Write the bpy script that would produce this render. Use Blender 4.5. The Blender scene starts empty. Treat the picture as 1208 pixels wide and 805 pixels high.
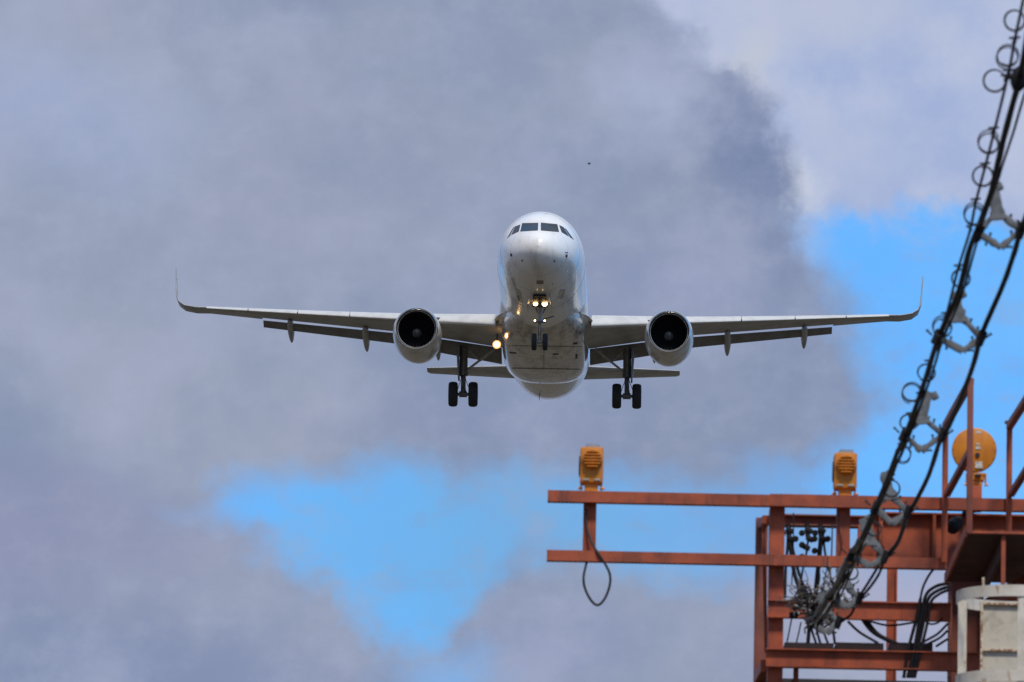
import bpy, bmesh, math, random
from mathutils import Vector, Matrix
from mathutils.bvhtree import BVHTree
random.seed(7)
C = bpy.context.scene.collection
S = bpy.context.scene
rad = math.radians
V = Vector

# ------------------------------------------------------------------ camera
FPX, PW, PH = 8400.0, 1208.0, 805.0          # focal length in photo pixels
PITCH, ROLL = 10.3, 1.2
CAM = V((0, 0, 1.7))
_p, _r = rad(PITCH), rad(ROLL)
FW = V((0, math.cos(_p), math.sin(_p)))
_U = V((0, -math.sin(_p), math.cos(_p)))
_R = V((1, 0, 0))
RT = _R * math.cos(_r) + _U * math.sin(_r)
UP = _U * math.cos(_r) - _R * math.sin(_r)
cam = bpy.data.cameras.new('camera')
cam.sensor_fit = 'HORIZONTAL'
cam.sensor_width = 36.0
cam.lens = 36.0 * FPX / PW
cam.clip_start, cam.clip_end = 0.5, 20000
cam.dof.use_dof = True
cam.dof.focus_distance = 318
cam.dof.aperture_fstop = 11.0
camo = bpy.data.objects.new('camera', cam)
C.objects.link(camo)
camo.matrix_world = Matrix(((RT.x, UP.x, -FW.x, CAM.x), (RT.y, UP.y, -FW.y, CAM.y), (RT.z, UP.z, -FW.z, CAM.z), (0, 0, 0, 1)))
S.camera = camo

# ------------------------------------------------------------------ view, sun
S.view_settings.view_transform = 'Standard'
S.view_settings.look = 'None'
S.view_settings.gamma = 1
S.view_settings.use_curve_mapping = False
EXPO = 0.95
S.view_settings.exposure = EXPO
SUN_EL, SUN_AZ = 56.0, 14.0      # azimuth measured from straight behind the camera, towards the right
sun = bpy.data.lights.new('sun', 'SUN')
sun.energy = 1.5
sun.angle = rad(10)
sun.color = (1.0, 0.93, 0.82)
suno = bpy.data.objects.new('sun', sun)
C.objects.link(suno)
sd = V((math.sin(rad(SUN_AZ)) * math.cos(rad(SUN_EL)), -math.cos(rad(SUN_AZ)) * math.cos(rad(SUN_EL)), math.sin(rad(SUN_EL))))
suno.rotation_euler = sd.to_track_quat('Z', 'Y').to_euler()
suno.location = (0, 0, 60)

# ------------------------------------------------------------------ projection helpers (measuring the place from the photo)
def ray(px, py):
    return (FW + RT * ((px - PW / 2) / FPX) + UP * ((PH / 2 - py) / FPX))
def Q(px, py, Y):
    d = ray(px, py)
    return CAM + d * ((Y - CAM.y) / d.y)
def mpp(py, Y, px=900):                        # metres per photo pixel at that spot
    return (Q(px, py, Y) - CAM).dot(FW) / FPX
def azel(px, py):
    d = ray(px, py).normalized()
    return math.degrees(math.atan2(d.x, d.y)), math.degrees(math.asin(d.z))

def s2l(r, g, b):
    f = lambda c: ((c / 255 + 0.055) / 1.055) ** 2.4 if c > 10 else c / 255 / 12.92
    return (f(r), f(g), f(b))

# ------------------------------------------------------------------ world: sky with clouds fixed to compass directions
W = bpy.data.worlds.new('World')
S.world = W
W.use_nodes = True
wt = W.node_tree
wt.nodes.clear()
def N(t, **k):
    n = wt.nodes.new(t)
    for a, b in k.items():
        setattr(n, a, b)
    return n
def L(a, b):
    wt.links.new(a, b)
def wmath(op, a, b=None, c=None, clamp=False):
    n = N('ShaderNodeMath', operation=op)
    n.use_clamp = clamp
    for i, v in enumerate((a, b, c)):
        if v is None: continue
        if isinstance(v, (int, float)): n.inputs[i].default_value = v
        else: L(v, n.inputs[i])
    return n.outputs[0]
def wmix(f, a, b):
    n = N('ShaderNodeMix', data_type='RGBA')
    if isinstance(f, (int, float)): n.inputs[0].default_value = f
    else: L(f, n.inputs[0])
    for i, v in ((6, a), (7, b)):
        if isinstance(v, tuple): n.inputs[i].default_value = (*v, 1)
        else: L(v, n.inputs[i])
    return n.outputs[2]
def wsmooth(x, a, b):
    n = N('ShaderNodeMapRange', interpolation_type='SMOOTHSTEP')
    L(x, n.inputs[0])
    n.inputs[1].default_value = a; n.inputs[2].default_value = b
    return n.outputs[0]
tc = N('ShaderNodeTexCoord')
DIR = tc.outputs['Generated']
sep = N('ShaderNodeSeparateXYZ'); L(DIR, sep.inputs[0])
DEG = 57.29578
AZ = wmath('MULTIPLY', wmath('ARCTAN2', sep.outputs[0], sep.outputs[1]), DEG)
EL = wmath('MULTIPLY', wmath('ARCSINE', sep.outputs[2]), DEG)
def wnoise(scale, detail, rough=0.55, off=(0, 0, 0), stretch=(1, 1, 1)):
    m = N('ShaderNodeMapping'); L(DIR, m.inputs[0])
    m.inputs['Location'].default_value = off
    m.inputs['Scale'].default_value = stretch
    n = N('ShaderNodeTexNoise'); L(m.outputs[0], n.inputs['Vector'])
    n.inputs['Scale'].default_value = scale; n.inputs['Detail'].default_value = detail; n.inputs['Roughness'].default_value = rough
    return n
# chart of the sky in degrees of azimuth / elevation, expressed on the photograph's scale (1 unit = 1 photo pixel of angle)
K = FPX * math.pi / 180
_a = wmath('MULTIPLY', AZ, K * math.cos(_p)); _e = wmath('MULTIPLY', wmath('SUBTRACT', EL, PITCH), K)
SX0 = wmath('ADD', wmath('MULTIPLY_ADD', _a, math.cos(_r), wmath('MULTIPLY', _e, math.sin(_r))), PW / 2)
SY0 = wmath('SUBTRACT', PH / 2, wmath('SUBTRACT', wmath('MULTIPLY', _e, math.cos(_r)), wmath('MULTIPLY', _a, math.sin(_r))))
na = wnoise(42, 7, 0.60, (3.1, 0, 0)); nb = wnoise(42, 7, 0.60, (0, 7.7, 0))
nf = wnoise(170, 5, 0.6, (0, 1.7, 2)); ng_ = wnoise(170, 5, 0.6, (6, 1.7, 2))
SX = wmath('ADD', wmath('ADD', SX0, wmath('MULTIPLY_ADD', na.outputs[0], 190, -95)), wmath('MULTIPLY_ADD', nf.outputs[0], 60, -30))
SY = wmath('ADD', wmath('ADD', SY0, wmath('MULTIPLY_ADD', nb.outputs[0], 150, -75)), wmath('MULTIPLY_ADD', ng_.outputs[0], 50, -25))
def curve(x, pts, span, vspan):
    """value(x) through the listed points"""
    n = N('ShaderNodeFloatCurve'); c = n.mapping.curves[0]
    n.mapping.use_clip = False
    P = [((a + 600) / (span + 1200), (b + 600) / (vspan + 1200)) for a, b in pts]
    c.points[0].location = P[0]; c.points[1].location = P[-1]
    for q in P[1:-1]: c.points.new(*q)
    n.mapping.update()
    L(wmath('MULTIPLY_ADD', x, 1 / (span + 1200), 600 / (span + 1200)), n.inputs['Value'])
    return wmath('MULTIPLY_ADD', n.outputs[0], vspan + 1200, -600)
def beyond(v, edge, soft):                     # 0 -> 1 as v passes the edge
    return wsmooth(wmath('DIVIDE', wmath('SUBTRACT', v, edge), soft), -0.5, 0.5)
def mul(*a):
    o = a[0]
    for b in a[1:]: o = wmath('MULTIPLY', o, b)
    return o
comb = N('ShaderNodeCombineXYZ'); L(SX, comb.inputs[0]); L(SY, comb.inputs[1])
def blob(px, py, rx, ry, rot=0):
    m = N('ShaderNodeMapping', vector_type='TEXTURE')
    L(comb.outputs[0], m.inputs[0])
    m.inputs['Location'].default_value = (px, py, 0)
    m.inputs['Rotation'].default_value = (0, 0, rad(rot))
    m.inputs['Scale'].default_value = (rx, ry, 1)
    g = N('ShaderNodeTexGradient', gradient_type='SPHERICAL')
    L(m.outputs[0], g.inputs[0])
    return wsmooth(g.outputs[1], 0, 1)
sky = N('ShaderNodeTexSky', sky_type='NISHITA')
sky.sun_disc = False
sky.sun_elevation = rad(SUN_EL)
sky.sun_rotation = rad(180 - SUN_AZ)
sky.air_density = 1.0; sky.dust_density = 0.2; sky.ozone_density = 2.0
STR = 0.1
k = 2 ** -EXPO / STR
def cloudcol(r, g, b):
    c = s2l(r, g, b)
    return (c[0] * k, c[1] * k, c[2] * k)
tint = N('ShaderNodeMix', data_type='RGBA', blend_type='MULTIPLY')
tint.inputs[0].default_value = 1
L(sky.outputs[0], tint.inputs[6]); tint.inputs[7].default_value = (0.42, 0.80, 1.28, 1)
lowvar = wnoise(20, 5, 0.55, (5, 2, 1))
midvar = wnoise(48, 8, 0.62, (1, 4, 9))
finevar = wnoise(150, 6, 0.6, (4, 4, 1), (1, 1, 1.6))
far_cover = wnoise(3.2, 6, 0.6, (2, 0, 4))
BLUE = wmix(0.8, tint.outputs[2], wmix(wsmooth(midvar.outputs[0], 0.35, 0.65), cloudcol(98, 174, 245), cloudcol(110, 178, 238)))
BLUE = wmix(wmath('MULTIPLY', blob(600, 640, 560, 260), 0.85, clamp=True), BLUE, cloudcol(112, 177, 231))
# --- grey bank
def tinted(col, px, py, rx, ry, rot, amt, c):
    return wmix(wmath('MULTIPLY', blob(px, py, rx, ry, rot), amt, clamp=True), col, cloudcol(*c))
bank = wmix(wsmooth(lowvar.outputs[0], 0.34, 0.66), cloudcol(133, 147, 177), cloudcol(156, 165, 187))
bank = tinted(bank, 60, 140, 300, 130, 10, .7, (157, 172, 207))
bank = tinted(bank, 250, 330, 420, 120, 0, .5, (146, 157, 182))
bank = tinted(bank, 560, 90, 180, 90, 0, .4, (140, 153, 184))
bank = tinted(bank, 430, 260, 420, 200, 0, .6, (156, 164, 188))
bank = tinted(bank, 60, 640, 360, 130, 0, .7, (149, 152, 184))
bank = tinted(bank, 300, 800, 420, 110, 0, .7, (129, 142, 176))
bank = tinted(bank, 560, 500, 300, 60, 0, .6, (138, 149, 180))
bank = tinted(bank, 880, 190, 120, 170, -18, .95, (117, 132, 168))
bank = tinted(bank, 770, 110, 90, 110, 0, .75, (170, 181, 211))
bank = tinted(bank, 800, 360, 160, 110, 0, .5, (148, 157, 190))
bank = tinted(bank, 1060, 730, 330, 110, 0, .9, (171, 174, 201))
bank = tinted(bank, 640, 770, 170, 90, 0, .8, (140, 152, 185))
bank = wmix(wmath('MULTIPLY', wsmooth(midvar.outputs[0], 0.44, 0.70), 0.42), bank, cloudcol(170, 178, 206))
bank = wmix(wmath('MULTIPLY', wsmooth(midvar.outputs[0], 0.52, 0.26), 0.30), bank, cloudcol(126, 140, 172))
bank = wmix(wmath('MULTIPLY', wsmooth(finevar.outputs[0], 0.45, 0.75), 0.16), bank, cloudcol(178, 186, 210))
# --- bright veil at the upper right
veil = wmix(wsmooth(midvar.outputs[0], 0.35, 0.65), cloudcol(162, 178, 216), cloudcol(184, 194, 221))
veil = tinted(veil, 960, 20, 240, 90, 0, .8, (186, 194, 216))
veil = tinted(veil, 880, 90, 60, 70, 0, .9, (190, 197, 213))
veil = tinted(veil, 930, 225, 70, 50, 0, .95, (204, 211, 226))
veil = tinted(veil, 1010, 190, 130, 80, 0, .5, (184, 193, 218))
bank_edge = curve(SY, [(-600, 560), (0, 762), (40, 808), (85, 838), (102, 872), (130, 896), (165, 906), (205, 926), (240, 930), (262, 940), (700, 960)], 805, 1208)
veil_low = curve(SX, [(-600, 230), (930, 262), (1060, 258), (1130, 262), (1170, 272), (1208, 294), (1800, 420)], 1208, 805)
right_edge = curve(SY, [(-600, 900), (240, 940), (262, 945), (295, 966), (330, 992), (370, 1004), (420, 1020), (455, 1034), (500, 1010), (545, 975), (590, 930), (700, 900), (1400, 900)], 805, 1208)
right_low = curve(SX, [(-600, 600), (900, 610), (980, 640), (1060, 655), (1130, 668), (1208, 700), (1800, 760)], 1208, 805)
VEILM = wmath('MULTIPLY', beyond(SX, bank_edge, 58), wmath('SUBTRACT', 1, wsmooth(SY, 262, 330)))
col = wmix(VEILM, bank, veil)
RIGHT = mul(beyond(SY, veil_low, 36), beyond(SX, right_edge, 100), wmath('SUBTRACT', 1, beyond(SY, right_low, 80)))
low_top = curve(SX, [(-600, 700), (150, 625), (235, 606), (262, 588), (290, 572), (350, 566), (425, 556), (500, 562), (535, 580), (570, 580), (610, 562), (690, 552), (770, 558), (850, 568), (1000, 570), (1800, 570)], 1208, 805)
low_bot = curve(SX, [(-600, 480), (150, 575), (235, 600), (262, 606), (300, 632), (335, 652), (375, 680), (400, 704), (440, 732), (470, 752), (505, 752), (545, 732), (580, 700), (612, 674), (660, 672), (730, 686), (845, 684), (900, 690), (1000, 680), (1800, 680)], 1208, 805)
LOWM = mul(beyond(SY, low_top, 74), wmath('SUBTRACT', 1, beyond(SY, low_bot, 62)))
thin = curve(SX0, [(-600, 0), (200, 95), (300, 100), (520, 96), (600, 84), (760, 82), (880, 66), (1000, 50), (1800, 50)], 1208, 805)
LOWM = mul(LOWM, wmath('MULTIPLY', thin, 0.01), wmath('SUBTRACT', 1, wmath('MULTIPLY', wsmooth(midvar.outputs[0], 0.47, 0.72), 0.52)))
FAINT = wmath('MULTIPLY', blob(530, 785, 110, 60), 0.55)
clear = wmath('MAXIMUM', wmath('MAXIMUM', RIGHT, LOWM), FAINT)
# thin wisps drifting over the clear patches
clear = wmath('MULTIPLY', clear, wmath('SUBTRACT', 1, wmath('MULTIPLY', wsmooth(finevar.outputs[0], 0.46, 0.76), 0.34)))
local = wmix(clear, col, BLUE)
# --- everywhere else round the horizon: unseen broken cloud, thickened on the left against blue reflections
cover = wsmooth(wmath('SUBTRACT', far_cover.outputs[0], wmath('MULTIPLY', sep.outputs[0], 0.10)), 0.36, 0.52)
other = wmix(cover, BLUE, wmix(wsmooth(lowvar.outputs[0], 0.35, 0.65), cloudcol(140, 151, 182), cloudcol(176, 184, 208)))
off_x = wmath('ABSOLUTE', wmath('SUBTRACT', SX0, 604)); off_y = wmath('ABSOLUTE', wmath('SUBTRACT', SY0, 402))
away = wmath('MAXIMUM', off_x, wmath('MULTIPLY', off_y, 1.3))
final = wmix(wsmooth(away, 700, 1150), local, other)
bg = N('ShaderNodeBackground'); L(final, bg.inputs[0]); bg.inputs[1].default_value = STR
wo = N('ShaderNodeOutputWorld'); L(bg.outputs[0], wo.inputs[0])
W.cycles.sampling_method = 'MANUAL'; W.cycles.sample_map_resolution = 512

# ------------------------------------------------------------------ materials
MATS = {}
def mat(name, col, rough=0.5, metal=0.0, col2=None, scale=6, lo=0.4, hi=0.7, coat=0, bump=0, streak=None, emit=None, estr=0, spec=0.5):
    m = bpy.data.materials.new(name); m.use_nodes = True
    t = m.node_tree; b = t.nodes['Principled BSDF']
    b.inputs['Base Color'].default_value = (*col, 1)
    b.inputs['Roughness'].default_value = rough
    b.inputs['Metallic'].default_value = metal
    b.inputs['Coat Weight'].default_value = coat
    b.inputs['Coat Roughness'].default_value = 0.08
    b.inputs['Specular IOR Level'].default_value = spec
    tcn = t.nodes.new('ShaderNodeTexCoord')
    def noise(sc, det=6, st=None):
        n = t.nodes.new('ShaderNodeTexNoise'); n.inputs['Scale'].default_value = sc; n.inputs['Detail'].default_value = det; n.inputs['Roughness'].default_value = 0.62
        if st:
            mp = t.nodes.new('ShaderNodeMapping'); mp.inputs['Scale'].default_value = st
            t.links.new(tcn.outputs['Object'], mp.inputs[0]); t.links.new(mp.outputs[0], n.inputs['Vector'])
        else:
            t.links.new(tcn.outputs['Object'], n.inputs['Vector'])
        return n
    def ramp(x, a, c):
        r = t.nodes.new('ShaderNodeMapRange'); r.interpolation_type = 'SMOOTHSTEP'
        t.links.new(x, r.inputs[0]); r.inputs[1].default_value = a; r.inputs[2].default_value = c
        return r.outputs[0]
    cur = None
    if col2:
        n = noise(scale)
        mx = t.nodes.new('ShaderNodeMix'); mx.data_type = 'RGBA'
        t.links.new(ramp(n.outputs[0], lo, hi), mx.inputs[0])
        mx.inputs[6].default_value = (*col, 1); mx.inputs[7].default_value = (*col2, 1)
        cur = mx.outputs[2]
        rr = t.nodes.new('ShaderNodeMapRange'); t.links.new(n.outputs[0], rr.inputs[0])
        rr.inputs[3].default_value = max(0.02, rough - 0.12); rr.inputs[4].default_value = min(1, rough + 0.12)
        t.links.new(rr.outputs[0], b.inputs['Roughness'])
    if streak:
        scol, st, a, c, amt = streak
        n = noise(1.0, 7, st)
        mx = t.nodes.new('ShaderNodeMix'); mx.data_type = 'RGBA'
        ml = t.nodes.new('ShaderNodeMath'); ml.operation = 'MULTIPLY'; ml.inputs[1].default_value = amt
        t.links.new(ramp(n.outputs[0], a, c), ml.inputs[0]); t.links.new(ml.outputs[0], mx.inputs[0])
        if cur: t.links.new(cur, mx.inputs[6])
        else: mx.inputs[6].default_value = (*col, 1)
        mx.inputs[7].default_value = (*scol, 1)
        cur = mx.outputs[2]
    if cur: t.links.new(cur, b.inputs['Base Color'])
    if bump:
        n = noise(scale * 4)
        bp = t.nodes.new('ShaderNodeBump'); bp.inputs['Strength'].default_value = bump; bp.inputs['Distance'].default_value = 0.01
        t.links.new(n.outputs[0], bp.inputs['Height']); t.links.new(bp.outputs[0], b.inputs['Normal'])
    if emit:
        b.inputs['Emission Color'].default_value = (*emit, 1); b.inputs['Emission Strength'].default_value = estr
    MATS[name] = m
    return m
mat('fuselage_white', (0.84, 0.83, 0.80), 0.26, coat=0.5, col2=(0.73, 0.72, 0.69), scale=0.9, lo=0.45, hi=0.75, streak=((0.26, 0.21, 0.16), (2.6, 0.4, 0.8), 0.52, 0.75, 0.30))
mat('belly_grey', (0.62, 0.58, 0.52), 0.2, coat=0.8, col2=(0.40, 0.36, 0.31), scale=1.8, streak=((0.10, 0.075, 0.055), (2.6, 0.7, 1.0), 0.47, 0.64, 0.7))  # streak: belly dirt plus mottled reflections put into the colour
mat('fillet_white', (0.70, 0.69, 0.66), 0.55, col2=(0.60, 0.58, 0.54), scale=1.5, spec=0.3)
mat('wing_grey', (0.40, 0.40, 0.39), 0.42, col2=(0.31, 0.30, 0.28), scale=1.2, streak=((0.16, 0.14, 0.12), (1.6, 0.5, 1), 0.52, 0.8, 0.4))
mat('slat_metal', (0.60, 0.60, 0.58), 0.38, col2=(0.50, 0.50, 0.48), scale=1.4, metal=0.0)
mat('flap_grey', (0.20, 0.20, 0.20), 0.5, col2=(0.15, 0.145, 0.14), scale=2)
mat('nacelle_white', (0.62, 0.61, 0.58), 0.3, coat=0.4, col2=(0.50, 0.48, 0.44), scale=1.5, streak=((0.20, 0.17, 0.13), (2.5, 0.8, 2.5), 0.5, 0.75, 0.5))
mat('lip_metal', (0.72, 0.72, 0.72), 0.22, metal=1.0)
mat('fan_dark', (0.013, 0.013, 0.016), 0.5, spec=0.3)
mat('duct_dark', (0.010, 0.010, 0.012), 0.7, spec=0.2)
mat('spinner_grey', (0.13, 0.13, 0.135), 0.5)
mat('tyre_rubber', (0.018, 0.018, 0.019), 0.8, col2=(0.028, 0.027, 0.026), scale=9)
mat('rim_grey', (0.25, 0.25, 0.25), 0.45)
mat('gear_steel', (0.16, 0.16, 0.155), 0.42, metal=0.3, col2=(0.10, 0.10, 0.095), scale=5)
mat('gear_light', (0.42, 0.41, 0.39), 0.4, col2=(0.28, 0.27, 0.25), scale=6)
mat('window_glass', (0.022, 0.027, 0.026), 0.2, spec=0.35)
mat('black_mark', (0.03, 0.03, 0.03), 0.6)
mat('red_mark', (0.35, 0.08, 0.06), 0.6)
mat('seam_grey', (0.22, 0.20, 0.18), 0.6)
mat('lamp_warm', (0.9, 0.8, 0.6), 0.3, emit=(1.0, 0.62, 0.27), estr=5)
mat('lamp_bright', (0.9, 0.8, 0.6), 0.3, emit=(1.0, 0.58, 0.22), estr=6)
mat('reflector_glow', (0.9, 0.7, 0.4), 0.3, emit=(1.0, 0.40, 0.09), estr=0.75)  # emission imitates the lamp's warm glow on its reflector ring
RUST = (0.11, 0.045, 0.022)
mat('tower_red', (0.40, 0.088, 0.036), 0.6, col2=(0.25, 0.060, 0.032), scale=4.2, lo=.36, hi=.64, bump=0.15, streak=((0.12, 0.043, 0.028), (15, 15, 2.6), 0.50, 0.70, 0.6), spec=0.35)
mat('tower_dull', (0.24, 0.062, 0.038), 0.65, col2=(0.16, 0.048, 0.032), scale=4.0, bump=0.1, streak=(RUST, (10, 10, 3), 0.5, 0.72, 0.7))
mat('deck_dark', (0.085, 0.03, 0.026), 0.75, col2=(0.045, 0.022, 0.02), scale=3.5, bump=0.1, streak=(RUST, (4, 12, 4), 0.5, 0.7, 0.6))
mat('tray_dark', (0.032, 0.015, 0.017), 0.75, col2=(0.02, 0.012, 0.014), scale=6)
mat('grating_dark', (0.045, 0.042, 0.05), 0.75, col2=(0.03, 0.03, 0.034), scale=4)
mat('lamp_yellow', (0.62, 0.215, 0.009), 0.48, col2=(0.48, 0.155, 0.008), scale=7, streak=((0.30, 0.13, 0.03), (20, 20, 5), 0.56, 0.75, 0.5))
mat('plate_grey', (0.35, 0.35, 0.34), 0.4, metal=0.3, col2=(0.25, 0.25, 0.25), scale=20)
mat('sticker_white', (0.62, 0.60, 0.56), 0.6, col2=(0.36, 0.33, 0.28), scale=60, lo=0.45, hi=0.6)
mat('lens_dark', (0.03, 0.03, 0.03), 0.15)
mat('cage_white', (0.66, 0.61, 0.52), 0.5, col2=(0.52, 0.46, 0.37), scale=5, streak=((0.30, 0.14, 0.06), (20, 20, 6), 0.56, 0.68, 0.75))
mat('rust_cream', (0.62, 0.52, 0.38), 0.7, col2=(0.24, 0.11, 0.05), scale=32, lo=0.42, hi=0.58, bump=0.2)
mat('panel_grey', (0.54, 0.49, 0.40), 0.6, col2=(0.40, 0.36, 0.29), scale=9, lo=0.45, hi=0.68, streak=((0.16, 0.15, 0.13), (14, 14, 5), 0.58, 0.72, 0.45))
mat('cable_black', (0.011, 0.009, 0.011), 0.6, col2=(0.02, 0.017, 0.018), scale=12, spec=0.25)
mat('wire_dark', (0.026, 0.024, 0.028), 0.6, col2=(0.045, 0.04, 0.04), scale=20, spec=0.3)
mat('spacer_grey', (0.15, 0.157, 0.165), 0.7, col2=(0.075, 0.08, 0.088), scale=14, bump=0.2, spec=0.3)
mat('strand_grey', (0.34, 0.33, 0.32), 0.8, col2=(0.15, 0.145, 0.14), scale=20)
mat('straw_brown', (0.20, 0.17, 0.14), 0.8, col2=(0.11, 0.085, 0.065), scale=25)
mat('ground_grass', (0.060, 0.050, 0.029), 0.95, col2=(0.088, 0.068, 0.043), scale=0.02, streak=((0.12, 0.096, 0.068), (0.006, 0.006, 0.006), 0.5, 0.62, 0.8))

# ------------------------------------------------------------------ mesh helpers
class MB:
    def __init__(s): s.v, s.f, s.flat = [], [], []
    def add(s, vs, fs, flat=False):
        o = len(s.v); s.v += [V(p) for p in vs]
        s.f += [tuple(i + o for i in f) for f in fs]
        return s
    def box(s, c, size, M=None, bev=0.0):
        bm = bmesh.new(); bmesh.ops.create_cube(bm, size=1)
        for v in bm.verts: v.co = V((v.co.x * size[0], v.co.y * size[1], v.co.z * size[2]))
        if bev:
            bmesh.ops.bevel(bm, geom=bm.edges[:], offset=min(bev, min(size) * 0.3), segments=2, affect='EDGES', profile=0.6)
        if M is not None:
            for v in bm.verts: v.co = M @ v.co
        for v in bm.verts: v.co += V(c)
        bm.verts.index_update()
        s.add([v.co.copy() for v in bm.verts], [[v.index for v in f.verts] for f in bm.faces]); bm.free()
        return s
    def prism(s, prof, p0, p1, upv=(0, 0, 1)):        # closed 2-D profile (side, up) swept p0 -> p1
        p0, p1 = V(p0), V(p1); d = (p1 - p0).normalized(); upv = V(upv)
        sd_ = d.cross(upv).normalized(); u = sd_.cross(d)
        n = len(prof)
        vs = [p0 + sd_ * a + u * b for a, b in prof] + [p1 + sd_ * a + u * b for a, b in prof]
        fs = [(i, (i + 1) % n, n + (i + 1) % n, n + i) for i in range(n)]
        fs += [tuple(range(n))[::-1], tuple(range(n, 2 * n))]
        return s.add(vs, fs)
    def bar(s, p0, p1, w, h, upv=(0, 0, 1), bev=0.004):
        b = min(bev, w * .3, h * .3); x, y = w / 2, h / 2
        pr = [(-x + b, -y), (x - b, -y), (x, -y + b), (x, y - b), (x - b, y), (-x + b, y), (-x, y - b), (-x, -y + b)]
        return s.prism(pr, p0, p1, upv)
    def ibeam(s, p0, p1, w, h, tf, tw, upv=(0, 0, 1)):
        x, y, t = w / 2, h / 2, tw / 2
        pr = [(-x, -y), (x, -y), (x, -y + tf), (t, -y + tf), (t, y - tf), (x, y - tf), (x, y), (-x, y), (-x, y - tf), (-t, y - tf), (-t, -y + tf), (-x, -y + tf)]
        p0, p1 = V(p0), V(p1); d = (p1 - p0).normalized(); upv = V(upv)
        sd_ = d.cross(upv).normalized(); u = sd_.cross(d); n = len(pr)
        vs = [p0 + sd_ * a + u * b for a, b in pr] + [p1 + sd_ * a + u * b for a, b in pr]
        fs = [(i, (i + 1) % n, n + (i + 1) % n, n + i) for i in range(n)]
        for o, fl in ((0, 1), (n, 0)):
            for q in ((0, 1, 2, 3, 10, 11), (3, 4, 9, 10), (4, 5, 6, 7, 8, 9)):
                q = [i + o for i in q]; fs.append(tuple(q[::-1]) if fl else tuple(q))
        return s.add(vs, fs)
    def tube(s, pts, r, n=8, cap=True):
        pts = [V(p) for p in pts]; m = len(pts)
        rr = r if isinstance(r, (list, tuple)) else [r] * m
        T = [((pts[min(i + 1, m - 1)] - pts[max(i - 1, 0)])).normalized() for i in range(m)]
        a = V((0, 0, 1)) if abs(T[0].z) < 0.9 else V((1, 0, 0))
        x = T[0].cross(a).normalized(); vs = []
        for i in range(m):
            x = (x - T[i] * x.dot(T[i])).normalized(); y = T[i].cross(x)
            for j in range(n):
                t = 2 * math.pi * j / n
                vs.append(pts[i] + (x * math.cos(t) + y * math.sin(t)) * rr[i])
        fs = [(i * n + j, i * n + (j + 1) % n, (i + 1) * n + (j + 1) % n, (i + 1) * n + j) for i in range(m - 1) for j in range(n)]
        if cap: fs += [tuple(range(n))[::-1], tuple(range((m - 1) * n, m * n))]
        return s.add(vs, fs)
    def lathe(s, prof, o, ax, n=32, closed=False, upv=None):         # prof: (along, radius)
        o, ax = V(o), V(ax).normalized()
        a = V((0, 0, 1)) if abs(ax.z) < 0.9 else V((1, 0, 0))
        x = ax.cross(a).normalized(); y = ax.cross(x); vs = []
        for t, r in prof:
            for j in range(n):
                q = 2 * math.pi * j / n
                vs.append(o + ax * t + (x * math.cos(q) + y * math.sin(q)) * max(r, 1e-4))
        m = len(prof); fs = []
        for i in range(m if closed else m - 1):
            k2 = (i + 1) % m
            fs += [(i * n + j, k2 * n + j, k2 * n + (j + 1) % n, i * n + (j + 1) % n) for j in range(n)]
        if not closed:
            fs += [tuple(range(n)), tuple(range((m - 1) * n, m * n))[::-1]]
        return s.add(vs, fs)
    def loft(s, rings, cap=True):
        n = len(rings[0]); vs = [p for r in rings for p in r]
        fs = [(i * n + j, i * n + (j + 1) % n, (i + 1) * n + (j + 1) % n, (i + 1) * n + j) for i in range(len(rings) - 1) for j in range(n)]
        if cap: fs += [tuple(range(n))[::-1], tuple(range((len(rings) - 1) * n, len(rings) * n))]
        return s.add(vs, fs)
def obj(name, mb, m, parent=None, off=None, smooth=35):
    me = bpy.data.meshes.new(name)
    o_ = V(off) if off is not None else V((0, 0, 0))
    me.from_pydata([tuple(p - o_) for p in mb.v], [], mb.f)
    bm = bmesh.new(); bm.from_mesh(me)
    bmesh.ops.recalc_face_normals(bm, faces=bm.faces[:]); bm.to_mesh(me); bm.free()
    me.materials.append(MATS[m])
    if smooth:
        me.polygons.foreach_set('use_smooth', [True] * len(me.polygons)); me.set_sharp_from_angle(angle=rad(smooth))
    o = bpy.data.objects.new(name, me); C.objects.link(o)
    if parent: o.parent = parent
    return o
def tag(o, label=None, cat=None, group=None, kind=None):
    for k_, v_ in (('label', label), ('category', cat), ('group', group), ('kind', kind)):
        if v_: o[k_] = v_
    return o
def thing(name, label, cat, loc=(0, 0, 0), group=None):
    e = bpy.data.objects.new(name, None); e.empty_display_size = 0.2
    C.objects.link(e); e.location = loc
    return tag(e, label, cat, group)
def smoothline(pts, n=8):                       # Catmull-Rom
    pts = [V(p) for p in pts]; P = [pts[0] * 2 - pts[1]] + pts + [pts[-1] * 2 - pts[-2]]; out = []
    for i in range(1, len(P) - 2):
        a, b, c, d = P[i - 1:i + 3]
        for j in range(n):
            t = j / n
            out.append(0.5 * ((2 * b) + (c - a) * t + (2 * a - 5 * b + 4 * c - d) * t * t + (3 * b - a - 3 * c + d) * t ** 3))
    out.append(pts[-1]); return out

# ------------------------------------------------------------------ ground
g = MB(); nn = 24
g.add([(-9000 + 18000 * i / nn, -9000 + 18000 * j / nn, 0) for j in range(nn + 1) for i in range(nn + 1)],
      [(j * (nn + 1) + i, j * (nn + 1) + i + 1, (j + 1) * (nn + 1) + i + 1, (j + 1) * (nn + 1) + i) for j in range(nn) for i in range(nn)])
tag(obj('ground', g, 'ground_grass'), kind='structure')

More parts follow.
